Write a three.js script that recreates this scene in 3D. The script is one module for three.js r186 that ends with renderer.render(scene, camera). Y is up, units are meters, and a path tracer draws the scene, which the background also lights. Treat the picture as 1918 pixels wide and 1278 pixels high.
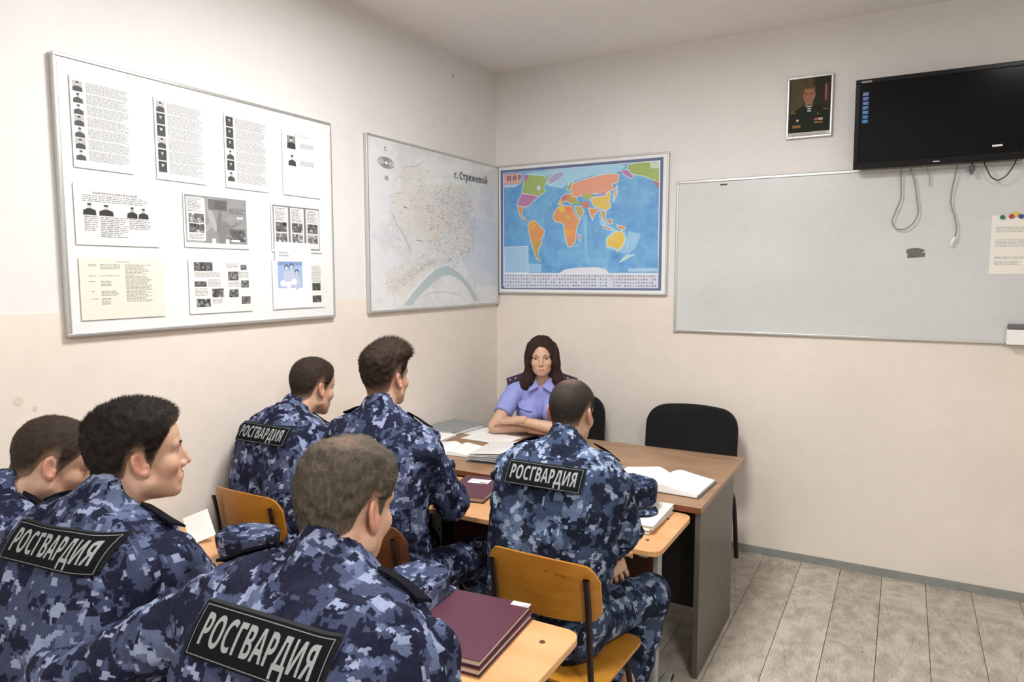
import * as THREE from 'three';
import { RectAreaLightUniformsLib } from 'three/addons/lights/RectAreaLightUniformsLib.js';
import { RoundedBoxGeometry } from 'three/addons/geometries/RoundedBoxGeometry.js';
import { mergeGeometries } from 'three/addons/utils/BufferGeometryUtils.js';
import { ImprovedNoise } from 'three/addons/math/ImprovedNoise.js';

// ---------- camera, lamps, exposure ----------
const scene = new THREE.Scene();
const camera = new THREE.PerspectiveCamera(51.57, 1918 / 1278, 0.05, 60);
camera.position.set(2.5535, 1.70, 4.3746);
camera.rotation.order = 'YXZ';
camera.rotation.set(-0.0942, 0.5071, -0.0015);
const renderer = new THREE.WebGLRenderer({ antialias: true });
renderer.toneMapping = THREE.LinearToneMapping;
renderer.toneMappingExposure = 1.18;
renderer.shadowMap.enabled = true;
RectAreaLightUniformsLib.init();
scene.background = new THREE.Color(0x000000);

const ROOM_W = 5.4, ROOM_L = 8.0, ROOM_H = 3.09;
const LAMP_COLOR = new THREE.Color().setRGB(1.0, 0.99, 0.98);
const LAMP_NITS = 260;
const LAMP_SPOTS = [[1.45, 2.3], [3.5, 4.25], [1.45, 6.2]];

// ---------- helpers ----------
function rng(seed) { let a = seed >>> 0; return () => { a |= 0; a = a + 0x6D2B79F5 | 0; let t = Math.imul(a ^ a >>> 15, 1 | a); t = t + Math.imul(t ^ t >>> 7, 61 | t) ^ t; return ((t ^ t >>> 14) >>> 0) / 4294967296; }; }
const perlin = new ImprovedNoise();
const N3 = (x, y, z) => perlin.noise(x, y, z);
const taken = new Map();
function numbered(name) { const n = taken.get(name) || 0; taken.set(name, n + 1); return n ? name + '_' + String(n).padStart(3, '0') : name; }
function thing(name, label, category, [x, y, z] = [0, 0, 0], turn = 0, group) {
  const o = new THREE.Group(); o.name = numbered(name); scene.add(o);
  o.position.set(x, y, z); o.rotation.y = turn; o.userData = { label, category };
  if (group) o.userData.group = group;
  return o;
}
function part(name, geo, mat, parent, label) {
  const m = new THREE.Mesh(geo, mat); m.name = name; m.castShadow = m.receiveShadow = true;
  if (label) m.userData.label = label;
  parent.add(m); return m;
}
function single(name, geo, mat, label, category, [x, y, z] = [0, 0, 0], group) {
  const m = new THREE.Mesh(geo, mat); m.name = numbered(name); m.castShadow = m.receiveShadow = true;
  m.position.set(x, y, z); m.userData = { label, category }; if (group) m.userData.group = group;
  scene.add(m); return m;
}
function struct(name, geo, mat) {
  const m = geo ? new THREE.Mesh(geo, mat) : new THREE.Group(); m.name = name; m.castShadow = m.receiveShadow = true;
  m.userData = { kind: 'structure' }; scene.add(m); return m;
}
// planar texture coordinates in metres, by the direction each face points
function boxUV(g, s = 1, ox = 0, oy = 0, swap = false) {
  g = g.index ? g.toNonIndexed() : g;
  const p = g.attributes.position, n = p.count, uv = new Float32Array(n * 2);
  const a = new THREE.Vector3(), b = new THREE.Vector3(), c = new THREE.Vector3(), e = new THREE.Vector3(), f = new THREE.Vector3();
  for (let i = 0; i < n; i += 3) {
    a.fromBufferAttribute(p, i); b.fromBufferAttribute(p, i + 1); c.fromBufferAttribute(p, i + 2);
    e.subVectors(b, a); f.subVectors(c, a); e.cross(f);
    const X = Math.abs(e.x), Y = Math.abs(e.y), Z = Math.abs(e.z);
    [a, b, c].forEach((v, k) => {
      let u, w; if (Y >= X && Y >= Z) { u = v.x; w = v.z; } else if (X >= Z) { u = v.z; w = v.y; } else { u = v.x; w = v.y; }
      if (swap) [u, w] = [w, u];
      uv[(i + k) * 2] = u / s + ox; uv[(i + k) * 2 + 1] = w / s + oy;
    });
  }
  g.setAttribute('uv', new THREE.BufferAttribute(uv, 2));
  return g;
}
function box(w, h, d, x = 0, y = 0, z = 0, r = 0) {
  const g = r > 0 ? new RoundedBoxGeometry(w, h, d, 2, r) : new THREE.BoxGeometry(w, h, d);
  g.translate(x, y, z); return g;
}
function merge(list) {
  return mergeGeometries(list.map(g => { g = g.index ? g.toNonIndexed() : g; for (const k of Object.keys(g.attributes)) if (!['position', 'normal', 'uv'].includes(k)) g.deleteAttribute(k); return g; }));
}
function tube(pts, r, seg = 24, rad = 8, closed = false) {
  return new THREE.TubeGeometry(new THREE.CatmullRomCurve3(pts.map(p => new THREE.Vector3(...p)), closed, 'catmullrom', 0.3), seg, r, rad, closed);
}
function rod(a, b, r, rad = 10) {
  const A = new THREE.Vector3(...a), B = new THREE.Vector3(...b), d = B.clone().sub(A), l = d.length();
  const g = new THREE.CylinderGeometry(r, r, l, rad); g.translate(0, l / 2, 0);
  g.applyQuaternion(new THREE.Quaternion().setFromUnitVectors(new THREE.Vector3(0, 1, 0), d.normalize())); g.translate(...a); return g;
}
function roundedRect(w, d, r) {
  const s = new THREE.Shape(), x = -w / 2, y = -d / 2;
  s.moveTo(x + r, y); s.lineTo(x + w - r, y); s.quadraticCurveTo(x + w, y, x + w, y + r); s.lineTo(x + w, y + d - r); s.quadraticCurveTo(x + w, y + d, x + w - r, y + d);
  s.lineTo(x + r, y + d); s.quadraticCurveTo(x, y + d, x, y + d - r); s.lineTo(x, y + r); s.quadraticCurveTo(x, y, x + r, y); return s;
}
function slab(w, d, h, r, bev = 0.002) {   // rounded slab lying flat, its top at y = 0
  const g = new THREE.ExtrudeGeometry(roundedRect(w - bev * 2, d - bev * 2, r), { depth: h - bev * 2, bevelEnabled: bev > 0, bevelThickness: bev, bevelSize: bev, bevelSegments: 2, curveSegments: 8 });
  g.rotateX(Math.PI / 2); g.translate(0, -bev, 0); return g;
}
// ---------- computed textures ----------
function dataTex(w, h, fn, srgb = true) {
  const d = new Uint8Array(w * h * 4);
  for (let y = 0; y < h; y++) for (let x = 0; x < w; x++) { const c = fn(x, y), i = (y * w + x) * 4; d[i] = c[0]; d[i + 1] = c[1]; d[i + 2] = c[2]; d[i + 3] = 255; }
  const t = new THREE.DataTexture(d, w, h); t.wrapS = t.wrapT = THREE.RepeatWrapping; t.magFilter = THREE.LinearFilter; t.minFilter = THREE.LinearMipmapLinearFilter; t.generateMipmaps = true;
  if (srgb) t.colorSpace = THREE.SRGBColorSpace; t.needsUpdate = true; return t;
}
function canvasTex(w, h, draw) {
  const c = document.createElement('canvas'); c.width = w; c.height = h; const g = c.getContext('2d'); draw(g, w, h);
  const t = new THREE.CanvasTexture(c); t.colorSpace = THREE.SRGBColorSpace; t.anisotropy = 8; return t;
}
function pnoise(W, H, seed) {   // periodic lattice noise
  const r = rng(seed), t = new Float32Array(W * H); for (let i = 0; i < t.length; i++) t[i] = r();
  return (x, y) => { const xi = Math.floor(x), yi = Math.floor(y); let fx = x - xi, fy = y - yi; fx = fx * fx * (3 - 2 * fx); fy = fy * fy * (3 - 2 * fy);
    const a = ((xi % W) + W) % W, b = (a + 1) % W, c = ((yi % H) + H) % H, d = (c + 1) % H;
    return (t[c * W + a] * (1 - fx) + t[c * W + b] * fx) * (1 - fy) + (t[d * W + a] * (1 - fx) + t[d * W + b] * fx) * fy; };
}
const clamp = (v, a = 0, b = 1) => v < a ? a : v > b ? b : v;
const sstep = (a, b, x) => { x = clamp((x - a) / (b - a)); return x * x * (3 - 2 * x); };
const mix = (a, b, t) => a + (b - a) * t;
const std = (o) => new THREE.MeshStandardMaterial(o);
const phys = (o) => new THREE.MeshPhysicalMaterial(o);

// wall plaster: faint mottling and roller texture
const plasterN = [pnoise(8, 8, 3), pnoise(32, 32, 4), pnoise(128, 128, 5)];
const plasterBump = dataTex(512, 512, (x, y) => { const u = x / 512, v = y / 512; const n = 0.5 * plasterN[0](u * 8, v * 8) + 0.3 * plasterN[1](u * 32, v * 32) + 0.2 * plasterN[2](u * 128, v * 128); const c = n * 255; return [c, c, c]; }, false);
function paint(hex, rough = 0.6, amp = 5, seed = 11) {
  const a = pnoise(6, 6, seed), b = pnoise(40, 40, seed + 1), c = new THREE.Color(hex), rgb = [c.r, c.g, c.b].map(v => 255 * (v <= 0.0031308 ? v * 12.92 : 1.055 * Math.pow(v, 1 / 2.4) - 0.055));
  const t = dataTex(256, 256, (x, y) => { const k = (a(x / 256 * 6, y / 256 * 6) - 0.5) * amp + (b(x / 256 * 40, y / 256 * 40) - 0.5) * amp * 0.6; return rgb.map(v => clamp(v + k, 0, 255)); });
  return std({ map: t, bumpMap: plasterBump, bumpScale: 0.0015, roughness: rough });
}
const M = {};
M.wallUpper = paint(0xe5e3e1, 0.62, 5, 21);
M.wallLower = paint(0xe6ddd2, 0.5, 6, 31);
M.ceiling = paint(0xf0eeec, 0.8, 4, 41);
M.skirting = paint(0x8f918c, 0.6, 18, 51);
M.alu = std({ color: 0xc9cac8, metalness: 0.75, roughness: 0.38 });
M.aluDull = std({ color: 0xb9bab8, metalness: 0.55, roughness: 0.5 });
M.whitePlastic = std({ color: 0xf2f2ef, roughness: 0.45 });
M.greyPlastic = std({ color: 0x9b9d9c, roughness: 0.5 });
M.blackPlastic = std({ color: 0x0c0c0d, roughness: 0.22 });
M.darkMetal = std({ color: 0x2a1a15, roughness: 0.42, metalness: 0.2 });
M.greyMetal = std({ color: 0xb3b8b4, roughness: 0.42, metalness: 0.25 });
M.blackMetal = std({ color: 0x0d0d0e, roughness: 0.45 });
M.screw = std({ color: 0x6b5335, roughness: 0.4, metalness: 0.5 });
function woodTex(base, dark, seed, w = 256, h = 512, freq = 10, amt = 1) {
  const a = pnoise(freq, 6, seed), b = pnoise(freq * 5, 8, seed + 1), c = pnoise(4, 4, seed + 2), d = pnoise(freq * 9, 16, seed + 3);
  return dataTex(w, h, (x, y) => { const u = x / w, v = y / h; const wob = c(u * 4, v * 4) * 0.5; let n = 0.45 * a(u * freq + wob, v * 6) + 0.35 * b(u * freq * 5 + wob * 2, v * 8) + 0.2 * d(u * freq * 9, v * 16); n = clamp((n - 0.3) * 1.7) * amt; return base.map((q, i) => mix(q, dark[i], n)); });
}
M.deskTop = std({ map: woodTex([216, 167, 118], [202, 147, 97], 61, 256, 512, 10, 0.8), roughness: 0.42 });
M.deskEdge = std({ map: woodTex([198, 134, 74], [182, 118, 62], 62), roughness: 0.5 });
M.teacherTop = std({ map: woodTex([160, 124, 92], [130, 97, 70], 63, 256, 512, 12, 1), roughness: 0.34 });
M.teacherEdge = std({ map: woodTex([118, 72, 46], [96, 56, 36], 64), roughness: 0.4 });
M.teacherSide = std({ map: woodTex([92, 86, 80], [78, 72, 66], 65, 256, 512, 12, 0.8), roughness: 0.4 });
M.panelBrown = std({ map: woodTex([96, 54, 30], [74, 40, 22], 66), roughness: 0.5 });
M.plywood = std({ map: woodTex([182, 126, 42], [160, 104, 30], 67, 256, 512, 8, 0.9), roughness: 0.35 });
M.doorWood = std({ map: woodTex([120, 58, 38], [98, 44, 28], 68), roughness: 0.45 });
// ---------- the room ----------
{
  const T = 0.2;
  const floor = struct('floor', box(ROOM_W + 2 * T, 0.2, ROOM_L + 2 * T, ROOM_W / 2, -0.112, ROOM_L / 2), std({ color: 0x5a5248, roughness: 0.9 }));
  // weathered planks, one mesh each, in four print variants
  const planks = [];
  for (let k = 0; k < 6; k++) {
    planks.push(std({ roughness: 0.46, map: canvasTex(192, 1152, (g, w, h) => {
      const a = pnoise(6, 24, 100 + k), b = pnoise(48, 64, 120 + k), c = pnoise(5, 9, 140 + k), e = pnoise(96, 40, 160 + k), im = g.createImageData(w, h);
      for (let y = 0; y < h; y++) for (let x = 0; x < w; x++) {
        const u = x / w, v = y / h; let n = 0.4 * a(u * 6, v * 24) + 0.3 * b(u * 48, v * 64) + 0.3 * c(u * 5, v * 9);
        const s = e(u * 96, v * 40); const i = (y * w + x) * 4; const t = clamp((n - 0.5) * 2.2 + 0.5), q = (s - 0.5) * 16;
        im.data[i] = mix(158, 194, t) + q + (k % 3) * 3; im.data[i + 1] = mix(150, 185, t) + q + (k % 3) * 3; im.data[i + 2] = mix(140, 173, t) + q + (k % 3) * 2; im.data[i + 3] = 255;
      }
      g.putImageData(im, 0, 0);
      const r = rng(200 + k);
      for (let j = 0; j < 2; j++) {   // long drying cracks, drawn as in the printed decor
        let x = w * (0.2 + 0.6 * r()), y = h * (0.1 + 0.8 * r()); const len = 14 + r() * 18, dir = r() < 0.5 ? -1 : 1;
        for (let q = 0; q < len; q++) { const nx = x + dir * (r() * 8 - 1.5), ny = y + 8 + r() * 12; g.strokeStyle = `rgba(74,66,58,${0.35 + 0.5 * r()})`; g.lineWidth = 0.8 + 1.6 * r(); g.beginPath(); g.moveTo(x, y); g.lineTo(nx, ny); g.stroke();
          if (r() < 0.3) { g.strokeStyle = 'rgba(225,216,200,0.5)'; g.lineWidth = 1.2; g.beginPath(); g.moveTo(x + 3, y); g.lineTo(nx + 3, ny); g.stroke(); } x = nx; y = ny; }
      }
      for (let j = 0; j < 40; j++) { g.fillStyle = r() < 0.6 ? `rgba(214,205,190,${0.2 + 0.3 * r()})` : `rgba(96,86,74,${0.15 + 0.25 * r()})`; g.beginPath(); g.ellipse(r() * w, r() * h, 1 + r() * 4, 2 + r() * 14, 0, 0, 7); g.fill(); }
    }) }));
  }
  const PW = 0.2115, PL = 1.27, x0 = 1.876 - 9 * PW, r = rng(77);
  const offs = { 9: 1.215, 10: 0.55, 11: 0.92, 12: 0.3, 13: 1.05, 14: 0.216 };
  const gCache = new Map();
  for (let i = 0; i < 26; i++) {
    const xa = Math.max(0, x0 + i * PW), xb = Math.min(ROOM_W, x0 + (i + 1) * PW); if (xb - xa < 0.02) continue;
    let z = (offs[i] !== undefined ? offs[i] : r() * PL) - PL;
    for (let j = 0; z < ROOM_L; j++, z += PL) {
      const za = Math.max(0, z), zb = Math.min(ROOM_L, z + PL); if (zb - za < 0.02) continue;
      const key = (xb - xa).toFixed(3) + '_' + (zb - za).toFixed(3);
      if (!gCache.has(key)) { const g = new RoundedBoxGeometry(xb - xa - 0.0022, 0.012, zb - za - 0.0022, 1, 0.0016); 
        const p = g.attributes.position, uv = g.attributes.uv; for (let q = 0; q < p.count; q++) uv.setXY(q, p.getX(q) / PW + 0.5, p.getZ(q) / (zb - za) + 0.5); gCache.set(key, g); }
      const m = part('plank', gCache.get(key), planks[Math.floor(r() * planks.length)], floor);
      m.position.set((xa + xb) / 2, -0.006, (za + zb) / 2); if (r() < 0.5) m.rotation.y = Math.PI;
    }
  }
  const DADO = 1.572;
  const wl = struct('wall_left', boxUV(box(T, ROOM_H + 0.2, ROOM_L + 2 * T, -T / 2, ROOM_H / 2, ROOM_L / 2), 2), M.wallUpper);
  part('painted_dado', boxUV(box(0.0015, DADO, ROOM_L, 0.0006, DADO / 2, ROOM_L / 2), 2), M.wallLower, wl, 'cream painted lower half of the wall');
  const wb = struct('wall_back', boxUV(box(ROOM_W + 2 * T, ROOM_H + 0.2, T, ROOM_W / 2, ROOM_H / 2, -T / 2), 2), M.wallUpper);
  part('painted_dado', boxUV(box(ROOM_W, DADO, 0.0015, ROOM_W / 2, DADO / 2, 0.0006), 2), M.wallLower, wb, 'cream painted lower half of the wall');
  const wr = struct('wall_right', boxUV(box(T, ROOM_H + 0.2, ROOM_L + 2 * T, ROOM_W + T / 2, ROOM_H / 2, ROOM_L / 2), 2), M.wallUpper);
  part('painted_dado', boxUV(box(0.0015, DADO, ROOM_L, ROOM_W - 0.0006, DADO / 2, ROOM_L / 2), 2), M.wallLower, wr);
  const wq = struct('wall_rear', boxUV(box(ROOM_W + 2 * T, ROOM_H + 0.2, T, ROOM_W / 2, ROOM_H / 2, ROOM_L + T / 2), 2), M.wallUpper);
  part('painted_dado', boxUV(box(ROOM_W, DADO, 0.0015, ROOM_W / 2, DADO / 2, ROOM_L - 0.0006), 2), M.wallLower, wq);
  struct('ceiling', boxUV(box(ROOM_W + 2 * T, 0.2, ROOM_L + 2 * T, ROOM_W / 2, ROOM_H + 0.1, ROOM_L / 2), 2), M.ceiling);
  struct('baseboard_back', boxUV(box(ROOM_W, 0.046, 0.006, ROOM_W / 2, 0.023, 0.0045, 0.001), 1), M.skirting);
  struct('baseboard_left', boxUV(box(0.006, 0.046, ROOM_L, 0.0045, 0.023, ROOM_L / 2, 0.001), 1), M.skirting);
  struct('baseboard_right', boxUV(box(0.006, 0.046, ROOM_L, ROOM_W - 0.0045, 0.023, ROOM_L / 2, 0.001), 1), M.skirting);
  // reddish brown door behind the photographer, mirrored in the television
  const door = struct('door_1');
  door.position.set(4.75, 0, ROOM_L - 0.03);
  part('door_leaf', boxUV(box(0.86, 2.05, 0.04, 0, 1.03, 0), 1), M.doorWood, door);
  part('door_frame', boxUV(merge([box(0.07, 2.12, 0.06, -0.47, 1.06, 0), box(0.07, 2.12, 0.06, 0.47, 1.06, 0), box(1.01, 0.07, 0.06, 0, 2.1, 0)]), 1), M.doorWood, door);
  part('door_handle', merge([rod([0.36, 1.0, -0.02], [0.36, 1.0, -0.07], 0.009), rod([0.36, 1.0, -0.065], [0.25, 1.0, -0.065], 0.008)]), M.alu, door);
  // small holes and chips in the plaster
  const chip = (parent, x, y, z, nx, ny, nz, w, h, col) => { const g = new THREE.CylinderGeometry(0.5, 0.55, 0.002, 14); g.scale(w, 1, h); const m = part('plaster_chip', g, std({ color: col, roughness: 0.9 }), parent); m.position.set(x, y, z); m.quaternion.setFromUnitVectors(new THREE.Vector3(0, 1, 0), new THREE.Vector3(nx, ny, nz)); };
  chip(wl, 0.001, 2.944, 0.543, 1, 0, 0, 0.02, 0.012, 0x8f867c); chip(wl, 0.0015, 1.284, 3.15, 1, 0, 0, 0.03, 0.03, 0xd6cdbf); chip(wl, 0.0015, 1.25, 3.1, 1, 0, 0, 0.02, 0.014, 0xcfc6b8);
}
// ---------- four-tube ceiling lamps ----------
{
  const tubeMat = std({ color: 0xffffff, emissive: LAMP_COLOR, emissiveIntensity: 12, roughness: 0.5 });
  const reflector = std({ color: 0xe9e9e6, roughness: 0.35, metalness: 0.1 });
  const names = ['above the front desks near the left wall', 'in the middle of the room near the right wall', 'at the rear of the room near the left wall'];
  LAMP_SPOTS.forEach(([x, z], i) => {
    const o = thing('ceiling_light', 'square four-tube ceiling lamp ' + names[i], 'lamp', [x, ROOM_H, z], 0, 'ceiling lamps');
    part('housing', merge([box(0.6, 0.02, 0.6, 0, -0.01, 0), box(0.6, 0.03, 0.02, 0, -0.03, 0.29), box(0.6, 0.03, 0.02, 0, -0.03, -0.29), box(0.02, 0.05, 0.6, 0.29, -0.035, 0), box(0.02, 0.05, 0.6, -0.29, -0.035, 0)]), reflector, o);
    for (let k = 0; k < 4; k++) {
      const zz = -0.2175 + k * 0.145;
      part('tube', rod([-0.27, -0.048, zz], [0.27, -0.048, zz], 0.013, 12), tubeMat, o);
      const l = new THREE.RectAreaLight(LAMP_COLOR, LAMP_NITS, 0.54, 0.03); l.name = 'tube_light'; l.position.set(0, -0.063, zz); l.rotation.x = -Math.PI / 2; l.castShadow = true; o.add(l);
    }
  });
}
// ---------- things hanging on the walls ----------
function homography(src) {   // maps four picture corners (TL, TR, BR, BL) onto the unit square
  const dst = [[0, 0], [1, 0], [1, 1], [0, 1]], A = [];
  src.forEach(([x, y], i) => { const [u, v] = dst[i]; A.push([x, y, 1, 0, 0, 0, -u * x, -u * y, u], [0, 0, 0, x, y, 1, -v * x, -v * y, v]); });
  for (let c = 0; c < 8; c++) { let p = c; for (let r = c + 1; r < 8; r++) if (Math.abs(A[r][c]) > Math.abs(A[p][c])) p = r;[A[c], A[p]] = [A[p], A[c]]; for (let r = 0; r < 8; r++) if (r !== c) { const k = A[r][c] / A[c][c]; for (let q = c; q < 9; q++) A[r][q] -= k * A[c][q]; } }
  const h = A.map((r, i) => r[8] / r[i]);
  return (x, y) => { const w = h[6] * x + h[7] * y + 1; return [(h[0] * x + h[1] * y + h[2]) / w, (h[3] * x + h[4] * y + h[5]) / w]; };
}
// a panel with an aluminium frame; local x to the right, y up, z out of the wall
function framedBoard(name, label, category, pos, turn, w, h, fw, depth, panelMat, frameMat, cornerMat) {
  const o = thing(name, label, category, pos, turn);
  part('panel', box(w - fw, h - fw, 0.01, 0, 0, depth - 0.009), panelMat, o);
  const fr = (g) => part('frame_rail', g, frameMat, o);
  fr(box(w, fw, depth, 0, h / 2 - fw / 2, depth / 2, Math.min(fw, depth) * 0.3)); fr(box(w, fw, depth, 0, -h / 2 + fw / 2, depth / 2, Math.min(fw, depth) * 0.3));
  fr(box(fw, h - fw * 1.6, depth, -w / 2 + fw / 2, 0, depth / 2, Math.min(fw, depth) * 0.3)); fr(box(fw, h - fw * 1.6, depth, w / 2 - fw / 2, 0, depth / 2, Math.min(fw, depth) * 0.3));
  if (cornerMat) for (const sx of [-1, 1]) for (const sy of [-1, 1]) part('corner_cap', box(fw * 1.15, fw * 1.15, depth * 1.1, sx * (w / 2 - fw / 2), sy * (h / 2 - fw / 2), depth / 2, 0.003), cornerMat, o);
  return o;
}
const LEFT = Math.PI / 2;
// big notice board: z 1.672..2.988, y 1.4835..2.448
framedBoard('notice_board', 'large white notice board covered with printed sheets on the left wall', 'notice board', [0.002, 1.966, 2.33], LEFT, 1.317, 0.965, 0.014, 0.026, std({ color: 0xe4e7e8, roughness: 0.5 }), M.alu);

function textBlock(g, x, y, w, lines, lh, col = 'rgba(70,70,75,0.75)', seed = 1, rag = 0.15, th = 0.42) {
  const r = rng(seed); g.fillStyle = col;
  for (let i = 0; i < lines; i++) { let cx = x; const end = x + w * (1 - rag * r() * r()); while (cx < end) { const ww = lh * (0.8 + 3.2 * r()); g.fillRect(cx, y + i * lh, Math.min(ww, end - cx), lh * th); cx += ww + lh * 0.5; } }
}
function bust(g, x, y, w, h, bg, shade, seed) {   // small grey picture of a head and shoulders
  const r = rng(seed); g.save(); g.beginPath(); g.rect(x, y, w, h); g.clip(); if (bg) { g.fillStyle = bg; g.fillRect(x, y, w, h); }
  g.fillStyle = shade; g.beginPath(); g.moveTo(x, y + h); g.lineTo(x + w * 0.04, y + h * 0.62); g.quadraticCurveTo(x + w * 0.3, y + h * 0.52, x + w * 0.4, y + h * 0.46); g.lineTo(x + w * 0.6, y + h * 0.46); g.quadraticCurveTo(x + w * 0.72, y + h * 0.52, x + w * 0.96, y + h * 0.62); g.lineTo(x + w, y + h); g.fill();
  g.fillStyle = r() < 0.5 ? '#a9a9a9' : '#c4c4c4'; g.beginPath(); g.ellipse(x + w * 0.5, y + h * 0.3, w * 0.16, h * 0.2, 0, 0, 7); g.fill();
  g.fillStyle = '#3c3c3c'; g.beginPath(); g.ellipse(x + w * 0.5, y + h * 0.16, w * 0.17, h * 0.09, 0, 0, 7); g.fill(); g.restore();
}
function scenePic(g, x, y, w, h, seed, lo = 60, hi = 190) {   // blurred grey print of an outdoor photograph
  const r = rng(seed); g.save(); g.beginPath(); g.rect(x, y, w, h); g.clip(); const q = (v) => `rgb(${v | 0},${v | 0},${v | 0})`;
  g.fillStyle = q(mix(lo, hi, 0.4)); g.fillRect(x, y, w, h);
  for (let i = 0; i < 26; i++) { g.fillStyle = q(mix(lo, hi, r())); g.beginPath(); g.ellipse(x + w * r(), y + h * r(), w * (0.04 + 0.16 * r()), h * (0.04 + 0.14 * r()), r() * 3, 0, 7); g.fill(); } g.restore();
}
function sheet(name, zl, zr, yt, yb, label, category, draw, res = 1400, lift = 0.0285, bg = '#eaebeb') {
  const w = zl - zr, h = yt - yb;
  const t = canvasTex(Math.round(w * res), Math.round(h * res), (g, W, H) => { g.fillStyle = bg; g.fillRect(0, 0, W, H); draw(g, W, H); });
  const o = single(name, new THREE.BoxGeometry(w, h, 0.0012), std({ map: t, roughness: 0.6 }), label, category, [lift, (yt + yb) / 2, (zl + zr) / 2], 'sheets on the notice board');
  o.rotation.y = LEFT; return o;
}
const listSheet = (n, boxed, seed) => (g, W, H) => {
  for (let i = 0; i < n; i++) { const y = H * (0.045 + i * 0.88 / n); const hh = H * (n > 6 ? 0.118 : 0.132); if (boxed(i)) { bust(g, W * 0.04, y, W * 0.16, hh, boxed(i) === 2 ? '#3d3d3d' : '#b5b5b5', '#454545', seed + i); } else bust(g, W * 0.04, y, W * 0.16, hh, null, '#4a4a4a', seed + i);
    textBlock(g, W * 0.25, y + H * 0.005, W * 0.7, n > 6 ? 9 : 11, H * 0.0125, 'rgba(70,72,76,0.9)', seed * 7 + i, 0.3); }
};
sheet('printed_sheet', 2.938, 2.72, 2.381, 2.072, 'upright sheet with seven small portraits, leftmost in the top row of the board', 'paper', listSheet(7, (i) => (i === 0 || i === 3 || i === 5 ? 1 : 0), 11));
sheet('printed_sheet', 2.628, 2.406, 2.376, 2.067, 'upright sheet with dark boxed portraits, second from left in the top row', 'paper', listSheet(6, (i) => (i % 3 === 0 ? 1 : 2), 31));
sheet('printed_sheet', 2.312, 2.081, 2.378, 2.068, 'upright sheet with six portraits and long text, third in the top row', 'paper', listSheet(6, (i) => (i < 3 || i === 4 ? 2 : 0), 51));
sheet('printed_sheet', 1.997, 1.76, 2.366, 2.069, 'upright sheet with only two portraits, rightmost in the top row', 'paper', (g, W, H) => {
  textBlock(g, W * 0.28, H * 0.05, W * 0.5, 2, H * 0.014, 'rgba(110,112,116,0.7)', 5);
  bust(g, W * 0.13, H * 0.08, W * 0.22, H * 0.2, '#8a8a8a', '#3a3a3a', 71); bust(g, W * 0.15, H * 0.36, W * 0.2, H * 0.18, null, '#3d3d3d', 73);
  textBlock(g, W * 0.46, H * 0.17, W * 0.38, 6, H * 0.013, 'rgba(80,82,86,0.8)', 6); textBlock(g, W * 0.46, H * 0.44, W * 0.38, 6, H * 0.013, 'rgba(80,82,86,0.8)', 8); }, 1400, 0.0285, '#e6eaec');
sheet('printed_sheet', 2.946, 2.63, 2.02, 1.806, 'wide sheet with four portraits under a heading, at the left of the middle row', 'paper', (g, W, H) => {
  g.fillStyle = '#3a3a3a'; g.font = `bold ${H * 0.05}px serif`; g.textAlign = 'center'; g.fillText('НАВЕЧНО В ПАМЯТИ НАШЕЙ', W * 0.47, H * 0.16);
  textBlock(g, W * 0.09, H * 0.185, W * 0.78, 4, H * 0.03, 'rgba(70,70,72,0.7)', 81, 0.2, 0.4);
  bust(g, W * 0.09, H * 0.3, W * 0.15, H * 0.21, null, '#2d2d2d', 82); bust(g, W * 0.27, H * 0.31, W * 0.17, H * 0.2, null, '#2d2d2d', 83); bust(g, W * 0.6, H * 0.31, W * 0.13, H * 0.21, null, '#2d2d2d', 84); bust(g, W * 0.74, H * 0.32, W * 0.13, H * 0.2, null, '#333', 85);
  textBlock(g, W * 0.1, H * 0.53, W * 0.16, 8, H * 0.032, 'rgba(60,60,62,0.7)', 86, 0.5, 0.4); textBlock(g, W * 0.28, H * 0.53, W * 0.33, 11, H * 0.032, 'rgba(60,60,62,0.7)', 87, 0.3, 0.4); textBlock(g, W * 0.62, H * 0.53, W * 0.28, 6, H * 0.032, 'rgba(60,60,62,0.7)', 88, 0.3, 0.4); }, 1400, 0.0285, '#e2e2e0');
sheet('printed_leaflet', 2.521, 2.2, 2.028, 1.811, 'grey three-panel leaflet print in the centre of the middle row', 'paper', (g, W, H) => {
  scenePic(g, W * 0.02, H * 0.03, W * 0.94, H * 0.88, 91, 120, 175);
  g.fillStyle = '#d9d9d9'; g.fillRect(W * 0.04, H * 0.07, W * 0.27, H * 0.8); textBlock(g, W * 0.06, H * 0.1, W * 0.22, 9, H * 0.028, 'rgba(80,80,80,0.7)', 92, 0.5);
  scenePic(g, W * 0.07, H * 0.37, W * 0.22, H * 0.17, 93, 40, 210); scenePic(g, W * 0.07, H * 0.56, W * 0.22, H * 0.16, 94, 30, 200); textBlock(g, W * 0.07, H * 0.75, W * 0.22, 4, H * 0.026, 'rgba(80,80,80,0.6)', 95);
  g.fillStyle = '#6a6a6a'; g.fillRect(W * 0.36, H * 0.08, W * 0.29, H * 0.2); textBlock(g, W * 0.46, H * 0.11, W * 0.17, 5, H * 0.03, 'rgba(40,40,40,0.6)', 96);
  scenePic(g, W * 0.68, H * 0.62, W * 0.25, H * 0.24, 97, 50, 170); textBlock(g, W * 0.68, H * 0.22, W * 0.26, 4, H * 0.03, 'rgba(50,50,50,0.7)', 98); g.fillStyle = '#eee'; g.fillRect(W * 0.8, H * 0.38, W * 0.1, H * 0.035); g.fillRect(W * 0.7, H * 0.83, W * 0.14, H * 0.04);
  g.fillStyle = '#d5d5d5'; g.fillRect(W * 0.4, H * 0.82, W * 0.06, H * 0.09); g.fillRect(W * 0.61, H * 0.82, W * 0.06, H * 0.09); });
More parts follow.
